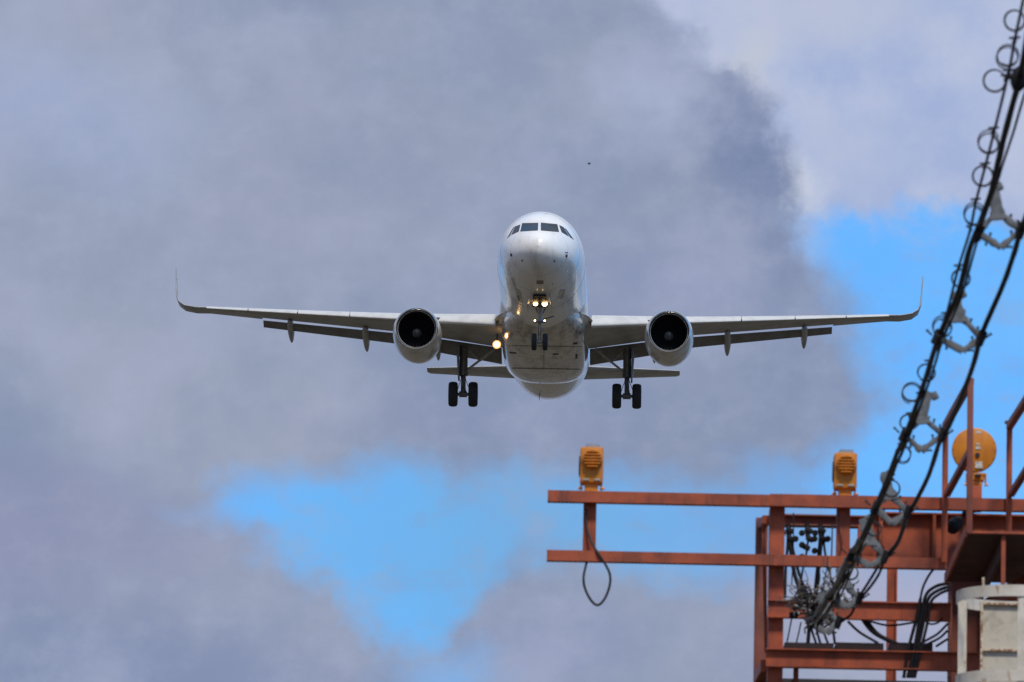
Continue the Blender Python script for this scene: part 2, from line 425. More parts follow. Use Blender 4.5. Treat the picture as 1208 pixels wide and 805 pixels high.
# ================================================================== AIRPLANE (local: x = right in the photo, y = aft from the nose, z = up)
plane = thing('airplane', 'white twin-engine jet airliner descending head-on with landing gear down', 'airplane')
plane.location = (1.0827, 308.204, 62.5272)
_y, _q, _rr = rad(-1.5789), rad(2.0298), rad(-0.2499)
plane.rotation_euler = (Matrix.Rotation(_y, 3, 'Z') @ Matrix.Rotation(-_q, 3, 'X') @ Matrix.Rotation(_rr, 3, 'Y')).to_euler()
FUS = [(0.0, -0.50, -0.52, 0.02), (0.05, -0.28, -0.74, 0.24), (0.15, -0.10, -0.92, 0.42), (0.35, 0.10, -1.13, 0.65), (0.65, 0.31, -1.32, 0.90), (1.0, 0.52, -1.47, 1.12),
       (1.5, 0.80, -1.63, 1.35), (2.0, 1.13, -1.74, 1.52), (2.5, 1.44, -1.83, 1.65), (3.0, 1.67, -1.90, 1.75), (3.8, 1.93, -1.98, 1.86), (4.8, 2.10, -2.04, 1.935),
       (5.8, 2.18, -2.07, 1.965), (6.8, 2.20, -2.07, 1.975), (10, 2.20, -2.07, 1.975), (17, 2.20, -2.07, 1.975), (23.5, 2.20, -2.07, 1.975), (25.5, 2.19, -1.97, 1.94), (27.5, 2.17, -1.68, 1.83),
       (29.5, 2.14, -1.22, 1.62), (31.5, 2.09, -0.70, 1.33), (33.5, 2.0, -0.12, 0.97), (35.5, 1.8, 0.5, 0.58), (37.0, 1.5, 0.95, 0.26), (37.57, 1.32, 1.14, 0.10)]
def catm(tab, a):
    import bisect
    i = max(0, min(len(tab) - 2, bisect.bisect_right([t[0] for t in tab], a) - 1))
    p0, p1, p2, p3 = tab[max(i - 1, 0)], tab[i], tab[i + 1], tab[min(i + 2, len(tab) - 1)]
    h = p2[0] - p1[0]; t = (a - p1[0]) / h; out = []
    for c in range(1, len(p1)):
        m1 = (p2[c] - p0[c]) / max(p2[0] - p0[0], 1e-6) * h; m2 = (p3[c] - p1[c]) / max(p3[0] - p1[0], 1e-6) * h
        out.append((2 * t ** 3 - 3 * t ** 2 + 1) * p1[c] + (t ** 3 - 2 * t ** 2 + t) * m1 + (-2 * t ** 3 + 3 * t ** 2) * p2[c] + (t ** 3 - t ** 2) * m2)
    return out
def fus_ring(a, n=64):
    zt, zb, hw = catm(FUS, a); zt = max(zt, zb + 0.01); hw = max(hw, 0.01)
    zc = zb + (zt - zb) * 0.487
    return [(hw * math.cos(t), a, zc + ((zt - zc) if math.sin(t) > 0 else (zc - zb)) * math.sin(t)) for t in [2 * math.pi * j / n for j in range(n)]]
fs = MB()
AS = [0, .01, .03, .05, .08, .12, .17, .23, .3] + [.3 + .12 * i for i in range(1, 46)] + [6 + .8 * i for i in range(0, 24)] + [25.2 + .6 * i for i in range(0, 20)] + [37.0, 37.57]
AS = sorted(set(round(a, 3) for a in AS if a <= 37.57))
fs.loft([fus_ring(a) for a in AS])
fuselage = obj('fuselage', fs, 'fuselage_white', plane, smooth=60)
BV = BVHTree.FromPolygons([tuple(p) for p in fs.v], fs.f)
# sight line in plane coordinates, used to lay panes and plates on the curved skin
from mathutils import Euler
Rm = plane.rotation_euler.to_matrix(); Ri = Rm.transposed()
def onskin(px, py, tree=BV):
    d = (Ri @ ray(px, py)).normalized(); o = Ri @ (CAM - plane.location)
    h = tree.ray_cast(o, d, 1000)
    return h[0], h[1]
def skinpatch(poly, off=0.012, nu=6, nv=4, tree=BV, th=0.02):    # poly: four photo points, clockwise
    a, b, c, d = [V((p[0], p[1], 0)) for p in poly]; top = []; bot = []
    for j in range(nv + 1):
        for i in range(nu + 1):
            u, v = i / nu, j / nv
            p = (a * (1 - u) + b * u) * (1 - v) + (d * (1 - u) + c * u) * v
            h, nrm = onskin(p.x, p.y, tree)
            if h is None: return None
            if nrm.y > 0.3: nrm = -nrm
            top.append(h + nrm * off); bot.append(h + nrm * (off - th))
    mb = MB(); n = nu + 1; m = len(top)
    fs_ = [(j * n + i, j * n + i + 1, (j + 1) * n + i + 1, (j + 1) * n + i) for j in range(nv) for i in range(nu)]
    fs_ += [tuple(m + q for q in f[::-1]) for f in fs_]
    rim = [i for i in range(n)] + [j * n + nu for j in range(1, nv + 1)] + [nv * n + i for i in range(nu - 1, -1, -1)] + [j * n for j in range(nv - 1, 0, -1)]
    fs_ += [(rim[i], rim[(i + 1) % len(rim)], m + rim[(i + 1) % len(rim)], m + rim[i]) for i in range(len(rim))]
    return mb.add(top + bot, fs_)
def plate(name, poly, m, off=0.012, tree=BV, par=None, nu=6, nv=4):
    mb = skinpatch(poly, off, nu, nv, tree)
    if mb is None:
        print('plate missed skin', name, poly); return None
    return obj(name, mb, m, par or plane, smooth=50)
for poly in ([(616.0, 263.6), (635.0, 263.2), (634.6, 272.2), (613.8, 273.4)], [(638.0, 263.0), (657.4, 264.8), (659.4, 274.0), (638.0, 272.2)],
             [(607.6, 267.4), (614.0, 265.2), (612.0, 273.4), (603.2, 277.6)], [(605.6, 268.6), (606.8, 267.8), (601.8, 278.4), (598.2, 281.4)],
             [(659.6, 265.8), (664.6, 268.2), (671.2, 279.4), (662.4, 274.2)], [(665.8, 269.4), (667.6, 270.4), (676.8, 282.8), (672.6, 280.4)]):
    plate('cockpit_window', poly, 'window_glass', 0.010)
# probes and small dark ports on the nose
for x, y, s_ in ((603.2, 301, 1.2), (668.2, 302, 1.2), (616, 307.4, .7), (654, 308, .7), (620, 334, 1.0), (652, 334.5, 1.0), (598.5, 321, .7), (671, 325, .7)):
    plate('probe_port', [(x - s_ * .8, y - s_ * 1.4), (x + s_ * .8, y - s_ * 1.4), (x + s_ * .8, y + s_ * 1.4), (x - s_ * .8, y + s_ * 1.4)], 'black_mark', 0.02, nu=2, nv=2)
plate('warning_mark', [(666.4, 297.5), (670, 297.5), (670.2, 298.6), (666.6, 298.6)], 'red_mark', 0.01, nu=2, nv=2)
plate('access_panel', [(633, 331), (641, 331), (641, 335), (633, 335)], 'seam_grey', 0.006, nu=3, nv=2)
for a_, r_ in ((1.32, .0035), (3.05, .005), (6.1, .006)):
    rg_ = [V(p) for p in fus_ring(a_, 64)]; mb = MB(); mb.tube(rg_ + rg_[:1], r_, 6, cap=False); obj('skin_seam', mb, 'seam_grey', plane, smooth=60)
for poly in ([(607, 340), (613, 341), (617, 357), (612, 355)], [(667, 341), (661, 341), (658, 352), (664, 353)], [(603, 326), (606, 328), (609, 340), (606, 340)]):
    plate('reflection_patch', poly, 'belly_grey', 0.006)  # dark reflections on the nose underside, painted as grey patches
# antennas
def blade(name, x, y, z, h, c, t, m, up=1):
    mb = MB(); r = []
    for k_, (hh, cc, dy) in enumerate(((0, c, 0), (h * .6, c * .8, c * .18), (h, c * .45, c * .5))):
        r.append([(x + t * .5 * (1 - k_ * .3), y + dy + cc * .5, z + up * hh), (x, y + dy + cc, z + up * hh), (x - t * .5 * (1 - k_ * .3), y + dy + cc * .5, z + up * hh), (x, y + dy, z + up * hh)])
    mb.loft(r); return obj(name, mb, m, plane)
blade('antenna', 0, 6.4, 2.17, 0.38, 0.35, 0.05, 'fuselage_white')
blade('antenna', 0, 12.5, 2.19, 0.3, 0.35, 0.05, 'fuselage_white')
blade('antenna', -0.42, 24.6, -1.98, 0.30, 0.3, 0.05, 'black_mark', -1)

# belly fairing
FAIR = [(9.3, -1.55, 1.10, 0.30), (9.9, -1.50, 1.45, 0.62), (10.8, -1.42, 1.72, 0.86), (12.0, -1.34, 1.90, 1.02), (13.5, -1.30, 1.98, 1.13), (16, -1.30, 2.0, 1.18), (18.5, -1.30, 2.0, 1.15), (20.2, -1.34, 1.93, 1.0), (21.4, -1.42, 1.75, 0.78), (22.4, -1.5, 1.4, 0.5)]
fm = MB(); rings = []
for i in range(0, 45):
    a = 9.3 + 13.1 * i / 44
    zc, hw, hh = catm(FAIR, a); r = []
    for j in range(48):
        t = 2 * math.pi * j / 48; e = 0.80
        c_, s_ = math.cos(t), math.sin(t)
        r.append((hw * math.copysign(abs(c_) ** e, c_), a, zc + hh * (0.85 if s_ > 0 else 1) * math.copysign(abs(s_) ** e, s_)))
    rings.append(r)
fm.loft(rings)
fairing = obj('belly_fairing', fm, 'belly_grey', plane, smooth=60)
BF = BVHTree.FromPolygons([tuple(p) for p in fm.v], fm.f)
for poly in ([(676, 404.5), (681, 404), (681, 406), (676, 406.5)], [(601, 415.2), (609, 416), (609, 417.4), (601, 416.6)], [(652, 417.4), (659, 417.2), (659, 418.4), (652, 418.6)],
             [(679, 418), (681, 417.6), (681, 423), (679, 423.4)]):
    plate('vent', poly, 'black_mark', 0.006, BF, nu=3, nv=2)
for poly in ([(600, 407.6), (686, 408.8), (686, 409.4), (600, 408.2)], [(604, 434.0), (684, 435.4), (684, 436.2), (604, 434.8)], [(641.2, 410), (642, 410), (642, 434), (641.2, 434)]):
    plate('panel_seam', poly, 'seam_grey', 0.005, BF, nu=24, nv=2)

# ---- wings
def fillet(s_):
    mb = MB(); rg = []
    for i in range(29):
        a = 10.9 + 9.0 * i / 28; k_ = max(.02, math.sin(math.pi * ((i + .1) / 28.4) ** .62) ** .9); x0 = 1.86; w_ = .80 * k_; h_ = 1.65 * k_; z0 = -1.12 - .012 * i
        skin = lambda z: 1.975 * math.sqrt(max(.02, 1 - (z / 2.1) ** 2)) - .06
        arc = [(skin(z0 + h_ * (1 - math.sin(t))) + w_ * (1 - math.cos(t)) ** 1.05, z0 + h_ * (1 - math.sin(t))) for t in [math.pi / 2 * j / 8 for j in range(9)]]     # concave, from the skin out to the wing
        xe = arc[-1][0]; xi = skin(z0 - .8 * k_)
        lowr = [(xi + (xe - xi) * .85, z0 - .12 * k_), (xi + (xe - xi) * .4, z0 - .45 * k_), (xi, z0 - .8 * k_), (xi - .3, z0)]
        rg.append([(s_ * x, a, z) for x, z in arc[::-1] + lowr[::-1][:0] + lowr])
    return mb.loft(rg)
for s_ in (-1, 1): obj('wing_root_fillet', fillet(s_), 'fillet_white', plane, smooth=60)
def wle(x): return 12.4 + (x - 2.0) * 0.54
def wte(x): return 19.0 - (x - 2) * 0.02 if x < 6.4 else 18.91 + (x - 6.4) * 0.276
def wz(x): return -1.19 + (x - 2.0) * 0.146 + 0.0006 * (x - 2) ** 2
def winc(x): return 0.2 - 0.16 * x
def airfoil(t, n=14, cut=1.0, camber=0.015):
    up, lo = [], []
    for i in range(n + 1):
        s = (1 - math.cos(math.pi * i / n)) / 2 * cut
        y = 5 * t * (0.2969 * math.sqrt(s) - 0.126 * s - 0.3516 * s * s + 0.2843 * s ** 3 - 0.1020 * s ** 4)
        cm = camber * 4 * s * (1 - s)
        up.append((s, cm + y)); lo.append((s, cm - y))
    return up[::-1] + lo[1:]
def sect(x, le, c, z, t, inc, cut=1.0, camber=0.015, n=14, nrm=(0, 0, 1)):
    nx, _, nz = nrm; ci, si = math.cos(rad(inc)), math.sin(rad(inc)); out = []
    for s, y in airfoil(t, n, cut, camber):
        dy, dz = s * c * ci + y * c * si, -s * c * si + y * c * ci
        out.append((x + nx * dz, le + dy, z + nz * dz))
    return out
def mirror(mb):
    o = MB(); o.v = [V((-p.x, p.y, p.z)) for p in mb.v]; o.f = [f[::-1] for f in mb.f]; return o
def both(name, mb, m, smooth=50):
    return [obj(name, mb if s_ > 0 else mirror(mb), m, plane, smooth=smooth) for s_ in (-1, 1)]
wing = MB(); rings = []
for x in [0.6, 2, 3.5, 5, 6.4, 8, 10, 12, 13.39]:
    c = wte(x) - wle(x)
    rings.append(sect(x, wle(x), c, wz(x), 0.135 - 0.003 * x, winc(x), cut=0.80))
for x in [13.41, 14.5, 15.9]:
    c = wte(x) - wle(x)
    rings.append(sect(x, wle(x), c, wz(x), 0.10, winc(x), cut=1.0))
wing.loft(rings)
WINGS = both('wing', wing, 'wing_grey')
# upswept wingtip: curved transition then near-vertical blade
wl = MB(); rings = []
le0, c0, z0 = wle(15.9), wte(15.9) - wle(15.9), wz(15.9)
for (x, le, c, z, ang) in [(15.9, le0, c0, z0, 6), (16.55, le0 + .34, c0 * .93, z0 + .09, 14), (17.1, le0 + .68, c0 * .82, z0 + .26, 32), (17.4, le0 + .98, c0 * .72, z0 + .52, 58), (17.52, le0 + 1.25, c0 * .64, z0 + .86, 80), (17.58, le0 + 1.6, c0 * .53, z0 + 1.45, 85), (17.63, le0 + 1.98, c0 * .40, z0 + 2.05, 86), (17.66, le0 + 2.25, c0 * .26, z0 + 2.42, 86)]:
    rings.append(sect(x, le, c, z, 0.085, winc(15.9) + 3.3 * min(1, (x - 15.9) / 1.6), nrm=(-math.sin(rad(ang)), 0, math.cos(rad(ang)))))
wl.loft(rings)
both('winglet', wl, 'wing_grey')
# slats: five curved nose pieces on each side
def slat_sec(x):
    c = wte(x) - wle(x); k_ = 0.115; t = 0.135 - 0.003 * x
    pts = airfoil(t, 10, k_, 0.015)            # upper from k_ to nose, lower back to k_
    up = [p for p in pts[:11]]; lo = [p for p in pts[11:]]
    lo = [p for p in lo if p[0] < k_ * 0.55]
    sec = up + lo
    a = rad(-(17)); out = []
    for s, y in sec:
        s0, y0 = s - 0.03, y
        s1 = s0 * math.cos(a) + y0 * math.sin(a); y1 = -s0 * math.sin(a) * -1 + y0 * math.cos(a)
        s1 = s0 * math.cos(a) - y0 * math.sin(a) ; y1 = s0 * math.sin(a) * -1 + y0 * math.cos(a)
        out.append((x, wle(x) + (s1 - 0.035) * c, wz(x) + (y1 - 0.022) * c * 1.05))
    return out
for x0, x1 in ((2.2, 5.62), (5.9, 9.05), (9.1, 11.55), (11.6, 13.95), (14.0, 16.0)):
    sm = MB(); sm.loft([slat_sec(x0 + (x1 - x0) * i / 4) for i in range(5)])
    both('slat', sm, 'slat_metal', 40)
# flaps
def flap_sec(x, ch, ang, dz=-0.10):
    c = wte(x) - wle(x); inc = winc(x)
    a = wle(x) + 0.80 * c + 0.05; z = wz(x) - 0.80 * c * math.sin(rad(inc)) + dz
    return sect(x, a, ch, z, 0.13, ang, n=8)
def fl_ch(x): return 1.20 - (x - 2) * 0.06 if x < 6.25 else 0.80 - (x - 6.4) * 0.041
for x0, x1 in ((2.05, 6.2), (6.3, 13.35)):
    m_ = MB(); m_.loft([flap_sec(x0 + (x1 - x0) * i / 6, fl_ch(x0 + (x1 - x0) * i / 6), 27, -0.13) for i in range(7)])
    both('flap', m_, 'flap_grey')
# flap track fairings
def canoe(x, a0, ln, w, h, z, drop):
    mb = MB(); rg = []
    for i in range(13):
        u = i / 12; s_ = max(0.04, math.sin(math.pi * min(1, u * 1.0)) ** 0.55) if 0 < u < 1 else 0.03
        yy = a0 + ln * u; zz = z - drop * max(0, u - 0.45) ** 1.3 * 2
        rg.append([(x + w / 2 * s_ * math.cos(t), yy, zz + h / 2 * s_ * math.sin(t)) for t in [2 * math.pi * j / 14 for j in range(14)]])
    return mb.loft(rg)
for x, ln, w in ((5.05, 3.3, .34), (8.45, 3.1, .36), (12.05, 2.6, .34)):
    c = wte(x) - wle(x); a0 = wle(x) + .50 * c
    zz = wz(x) - .55 * c * math.sin(rad(winc(x))) - .05 * c - 0.04
    both('flap_track_fairing', canoe(x, a0, ln, w, .52, zz, .55), 'wing_grey')

# ---- engines
EX, EA, EZ = 5.75, 10.6, -1.98
EAX = V((0.0, 1, 0.0))
for s_ in (-1, 1):
    e0 = V((s_ * EX, EA, EZ))
    nm = MB(); nm.lathe([(.10, 1.000), (.25, 1.045), (.6, 1.09), (1.1, 1.115), (1.7, 1.12), (2.3, 1.09), (2.9, 1.02), (3.35, .94), (3.36, .90), (2.6, .93), (1.3, .87), (0.4, .83), (.20, .845), (.16, .86)], e0, EAX, 56, closed=True)
    nac = obj('engine_nacelle', nm, 'nacelle_white', plane, smooth=50)
    lp = MB(); lp.lathe([(.098, .998), (.03, .965), (.0, .94), (.015, .915), (.08, .885), (.17, .86), (.15, .90), (.12, .95)], e0, EAX, 56, closed=True)
    obj('inlet_lip', lp, 'lip_metal', nac, smooth=60)
    dm = MB(); dm.lathe([(.175, .853), (.45, .828), (1.25, .865), (1.25, .80), (.45, .80)], e0, EAX, 48, closed=True)
    obj('inlet_duct', dm, 'duct_dark', nac, smooth=60)
    fb = MB()
    for b_ in range(24):
        t0 = 2 * math.pi * b_ / 24; ring_ = []
        for u in range(6):
            r_ = .24 + (.845 - .24) * u / 5; tw = rad(25 + 35 * u / 5); ch = .15 + .03 * u / 5
            ca, sa = math.cos(t0), math.sin(t0)
            rd, tg = V((ca, 0, sa)), V((-sa, 0, ca))
            dv = tg * math.sin(tw) * ch + V((0, 1, 0)) * math.cos(tw) * ch
            ctr = e0 + V((0, 1.05, 0)) + rd * r_; nv_ = dv.cross(rd).normalized() * .008
            ring_.append([ctr - dv * .5 - nv_, ctr + dv * .5 - nv_, ctr + dv * .5 + nv_, ctr - dv * .5 + nv_])
        fb.loft(ring_)
    fb.lathe([(1.22, .01), (1.22, .84), (1.3, .84), (1.3, .01)], e0, EAX, 40)
    obj('fan', fb, 'fan_dark', nac)
    sp = MB(); sp.lathe([(.66, .002), (.68, .03), (.76, .10), (.87, .165), (1.0, .205), (1.1, .21), (1.2, .21)], e0, EAX, 32)
    spn = obj('spinner', sp, 'spinner_grey', nac, smooth=60)
    sw = MB(); pts = []
    for i in range(20):
        t = i / 19; th_ = t * 4.2; ax_ = .70 + .28 * t; rr_ = .045 + .150 * t ** .8 + .004
        pts.append(e0 + V((rr_ * math.cos(th_), ax_, rr_ * math.sin(th_))))
    sw.tube(pts, [.012 + .018 * math.sin(math.pi * i / 19) for i in range(20)], 6)
    obj('spiral_mark', sw, 'rim_grey', nac)
    ex = MB(); ex.lathe([(2.7, .70), (3.4, .66), (4.3, .46), (4.3, .42), (3.4, .55), (2.7, .60)], e0, EAX, 36, closed=True); ex.lathe([(3.3, .38), (4.1, .34), (4.9, .04)], e0, EAX, 24)
    obj('exhaust_nozzle', ex, 'gear_steel', nac, smooth=50)
    py_ = MB(); rg = []
    for (yy, zb, zt, w) in ((EA + .9, EZ + .95, EZ + 1.10, .10), (EA + 1.8, EZ + .9, EZ + 1.36, .36), (EA + 3.2, EZ + .7, wz(EX) - .05, .40), (EA + 4.6, EZ + .75, wz(EX) - .25, .36), (EA + 6.4, wz(EX) - .75, wz(EX) - .5, .12)):
        rg.append([(s_ * EX + w / 2 * cx, yy, zb + (zt - zb) * cz) for cx, cz in ((-1, .1), (-.6, 0), (.6, 0), (1, .1), (1, .9), (.6, 1), (-.6, 1), (-1, .9))])
    py_.loft(rg); obj('pylon', py_, 'wing_grey', plane)
    # chine / strake inboard
    st = MB(); st.loft([[(s_ * (EX - .78), EA + 1.2, EZ + .76), (s_ * (EX - .80), EA + 1.2, EZ + .80), (s_ * (EX - .79), EA + 1.2, EZ + .77)], [(s_ * (EX - .80), EA + 2.2, EZ + .76), (s_ * (EX - 1.02), EA + 2.2, EZ + 1.0), (s_ * (EX - .78), EA + 2.2, EZ + .79)]]); obj('nacelle_strake', st, 'nacelle_white', nac)

# ---- tail
tp = MB(); rings = []
for x in (0.3, 1.2, 3, 4.6, 6.05, 6.2):
    le = 31.7 + x * 0.60; c = 3.9 - x * 0.40; c = c if x < 6.1 else c * .8
    rings.append(sect(x, le, c, 0.92 + x * 0.095, .10, -1.0, camber=-.005))
tp.loft(rings); both('tailplane', tp, 'wing_grey')
fn = MB(); rings = []
for h in (1.4, 2.5, 4.5, 6.5, 8.0, 8.15):
    le = 29.2 + max(0, (h - 1.4)) * .84; te = 36.2 + (h - 1.4) * .24; c = te - le
    rings.append([(y * c, le + s * c, h) for s, y in airfoil(.095, 12, 1, 0)])
fn.loft(rings); obj('tail_fin', fn, 'fuselage_white', plane)

# ---- landing gear
def wheel(parent, x, y, z, R, w, sx=1):
    mb = MB(); h = w / 2
    mb.lathe([(-h * .72, R * .56), (-h, R * .66), (-h, R * .84), (-h * .82, R * .94), (-h * .45, R * .99), (0, R), (h * .45, R * .99), (h * .82, R * .94), (h, R * .84), (h, R * .66), (h * .72, R * .56)], (x, y, z), (1, 0, 0), 36, closed=True)
    t = obj('wheel', mb, 'tyre_rubber', plane, smooth=50)
    rm = MB(); rm.lathe([(-h * .75, R * .10), (-h * .78, R * .3), (-h * .6, R * .5), (-h * .70, R * .57), (h * .70, R * .57), (h * .6, R * .5), (h * .78, R * .3), (h * .75, R * .10)], (x, y, z), (1, 0, 0), 28)
    obj('rim', rm, 'rim_grey', t, smooth=40)
GA, GZ = 17.6, -3.55
for s_ in (-1, 1):
    gx = s_ * 3.80; top = V((gx, GA - .1, -1.25)); ax = V((gx, GA, GZ))
    lg = MB()
    lg.tube([top, V((gx, GA - .05, -2.55))], .19, 18); lg.tube([V((gx, GA - .05, -2.5)), V((gx, GA - .04, -2.68))], .215, 18)
    lg.tube([V((gx, GA - .04, -2.65)), ax], .115, 14); lg.tube([ax + V((-.62, 0, 0)), ax + V((.62, 0, 0))], .075, 14)
    lg.tube([ax + V((-.18, 0, 0)), ax + V((.18, 0, 0))], .14, 14)
    leg = obj('main_gear_leg', lg, 'gear_steel', plane, smooth=50)
    tl = MB()
    for sx in (-.07, .07):
        tl.bar((gx + sx * 1.6, GA - .22, -2.62), (gx + sx * .6, GA - .52, -3.08), .05, .06); tl.bar((gx + sx * .6, GA - .52, -3.08), (gx + sx * 1.2, GA - .14, -3.42), .05, .06)
    obj('torque_link', tl, 'gear_steel', leg)
    br = MB(); br.tube([(gx - s_ * .1, GA, -2.45), (gx - s_ * .75, GA - .02, -1.93)], .055, 10); br.tube([(gx - s_ * .75, GA - .02, -1.93), (gx - s_ * 1.5, GA - .05, -1.32)], .07, 10); br.tube([(gx - s_ * .72, GA, -1.93), (gx - s_ * .25, GA, -1.5)], .035, 8)
    obj('side_brace', br, 'gear_light', leg, smooth=50)
    hy = MB()
    for dx, dy in ((-.13, -.16), (.06, -.2), (.15, -.13)):
        hy.tube(smoothline([(gx + dx, GA + dy, -1.4), (gx + dx * 1.1, GA + dy, -2.2), (gx + dx * .7, GA + dy - .05, -2.8), (gx + dx * 1.6, GA + dy, -3.2), (gx + dx * 2.2, GA + dy * .5, -3.45)], 4), .016, 6)
    obj('brake_hose', hy, 'cable_black', leg, smooth=50)
    dr = MB(); x0 = gx + s_ * .17
    dr.loft([[(x0 + s_ * (.04 - .03 * u), GA - .52 + .1 * u, -1.3 - 1.55 * u), (x0 + s_ * (.18 - .10 * u), GA - .45 + .1 * u, -1.3 - 1.55 * u), (x0 + s_ * (.18 - .10 * u), GA + .55 - .2 * u, -1.3 - 1.55 * u), (x0 + s_ * (.06 - .06 * u), GA + .55 - .2 * u, -1.3 - 1.55 * u)] for u in (0, .5, .9, 1)])
    obj('gear_door', dr, 'gear_steel', leg)
    for sx in (-.465, .465): wheel(leg, gx + sx, GA, GZ, .585, .42)
NA, NZ = 5.07, -3.76
ng = MB()
ng.tube([(0, NA - .15, -1.7), (0, NA - .05, -2.75)], .11, 16); ng.tube([(0, NA - .05, -2.7), (0, NA - .04, -2.85)], .14, 16); ng.tube([(0, NA - .05, -2.8), (0, NA, NZ)], .07, 14); ng.tube([(-.36, NA, NZ), (.36, NA, NZ)], .06, 12); ng.tube([(-.1, NA, NZ), (.1, NA, NZ)], .1, 12)
nleg = obj('nose_gear_leg', ng, 'gear_light', plane, smooth=50)
dg = MB()
for sx in (-1, 1): dg.tube([(sx * .06, NA - .1, -2.6), (sx * .22, NA + 1.0, -1.98)], .035, 8)
dg.tube([(0.1, NA + .1, -2.72), (.62, NA + .3, -2.50)], .03, 8)
for sx in (-.05, .05):
    dg.bar((sx, NA - .12, -2.85), (sx, NA - .36, -3.18), .035, .04); dg.bar((sx, NA - .36, -3.18), (sx, NA - .05, -3.5), .035, .04)
obj('drag_strut', dg, 'gear_steel', nleg)
for sx in (-.25, .25): wheel(nleg, sx, NA, NZ, .385, .225)
for sx in (-1, 1):
    d_ = MB(); d_.loft([[(sx * (.42 + .10 * u), 3.2 + .1 * u, -1.93 - .50 * u), (sx * (.455 + .10 * u), 3.2 + .1 * u, -1.93 - .50 * u), (sx * (.455 + .10 * u), 4.9 - .1 * u, -2.0 - .50 * u), (sx * (.42 + .10 * u), 4.9 - .1 * u, -2.0 - .50 * u)] for u in (0, .5, 1)])
    obj('nose_gear_door', d_, 'belly_grey', plane)
wb_ = MB(); wb_.box((0, 4.2, -2.02), (.60, 1.7, .07), bev=.03); obj('wheel_well', wb_, 'fan_dark', plane)
for z_, w_ in ((-2.18, .70), (-2.88, .56)):
    bx_ = MB(); bx_.box((0, NA - .2, z_), (w_, .06, .08), bev=.02); obj('lamp_bracket', bx_, 'gear_steel', nleg)
for sx, z, R, m_ in ((-.205, -2.08, .105, 'lamp_warm'), (.205, -2.08, .12, 'lamp_warm'), (-.22, -2.86, .040, 'lamp_warm'), (.22, -2.86, .040, 'lamp_warm')):
    hs = MB(); hs.lathe([(-.012, R * 1.12), (.0, R * 1.15), (.10, R * 1.0), (.18, R * .5), (.2, .01), (.0, .01)], (sx, NA - .32, z), (0, 1, 0), 24)
    h_ = obj('nose_lamp', hs, 'gear_steel', plane)
    ln_ = MB(); ln_.lathe([(-.045, .004), (-.035, R * .5), (-.015, R)] + [(-.008, R), (-.008, .004)], (sx, NA - .32, z), (0, 1, 0), 24); obj('lens', ln_, m_, h_, smooth=60)
# landing light swung down from under the wing root (only one is lit)
lm = MB(); lm.lathe([(0, .185), (.04, .19), (.16, .15), (.24, .02)], (-2.16, 13.6, -2.04), (0, 1, .08), 24); lm.tube([(-2.16, 13.8, -1.98), (-2.16, 13.9, -1.3)], .05, 8)
ll = obj('landing_light', lm, 'gear_steel', plane)
rf_ = MB(); rf_.lathe([(-.03, .128), (-.012, .195), (-.006, .195), (-.006, .128)], (-2.16, 13.6, -2.04), (0, 1, .08), 28, closed=True); obj('reflector', rf_, 'reflector_glow', ll, smooth=60)
le_ = MB(); le_.lathe([(-.075, .004), (-.065, .07), (-.030, .126), (-.006, .126), (-.006, .004)], (-2.16, 13.6, -2.04), (0, 1, .08), 24); obj('lens', le_, 'lamp_bright', ll, smooth=60)

# ================================================================== APPROACH-LIGHT TOWER
TY = 58.0                                      # distance of the tower's front face
tb = Q(910, 700, TY); TB = V((tb.x, TY, 0))
tower = thing('steel_tower', 'rust red steel approach light tower with cantilevered twin rail arm', 'tower', TB)
def part(name, mb, m, root=None, smooth=35):
    root = root or tower
    off = V((0, 0, 0)); q = root
    while q: off = off + q.location; q = q.parent
    return obj(name, mb, m, root, off=off, smooth=smooth)
def Z(py, Y, px=900): return Q(px, py, Y).z
def X(px, py, Y): return Q(px, py, Y).x
u = mpp(600, TY)                               # about 7 mm per photo pixel
# rails of the cantilevered arm (rolled channel: web to the front, small lips)
def channel(p0, p1, h, d, t=.012):
    pr = [(-d / 2, -h / 2), (d / 2, -h / 2), (d / 2, -h / 2 + t), (-d / 2 + t, -h / 2 + t), (-d / 2 + t, h / 2 - t), (d / 2, h / 2 - t), (d / 2, h / 2), (-d / 2, h / 2)]
    mb = MB(); p0, p1 = V(p0), V(p1); d_ = (p1 - p0).normalized(); s_ = V((0, 1, 0)); up_ = V((0, 0, 1)); n = len(pr)
    vs = [p0 + s_ * a + up_ * b for a, b in pr] + [p1 + s_ * a + up_ * b for a, b in pr]
    f_ = [(i, (i + 1) % n, n + (i + 1) % n, n + i) for i in range(n)]
    for o in (0, n): f_ += [tuple(o + q for q in (0, 1, 2, 3)), tuple(o + q for q in (0, 3, 4, 7)), tuple(o + q for q in (4, 5, 6, 7))]
    return mb.add(vs, f_)
zt = Q(770, 589.6, TY).z
xl = X(646, 587, TY)
xm = X(908, 590, TY)
part('rail', channel((xl, TY - .05, zt), (xm, TY - .05, zt), .094, .09), 'tower_red')
part('rail', channel((xm, TY - .056, zt + .004), (X(1330, 595, TY), TY - .056, zt + .004), .100, .09), 'tower_red')
zl = Q(770, 659.6, TY).z
part('rail', channel((X(645, 657, TY), TY - .05, zl), (X(1116, 663, TY), TY - .05, zl), .088, .09), 'tower_red')
def vbar(name, px0, px1, py0, py1, Y, d=.10, m='tower_red', root=None, bev=.005, zlow=None):
    pc = (px0 + px1) / 2; a = Q(pc, py0, Y); b = Q(pc, py1, Y)
    mb = MB(); zb = b.z if zlow is None else zlow
    mb.box((a.x, Y, (a.z + zb) / 2), ((px1 - px0) * mpp(py0, Y), d, a.z - zb), bev=bev)
    return part(name, mb, m, root)
vbar('arm_post', 688.5, 703.8, 587, 655, TY + .05, .09)
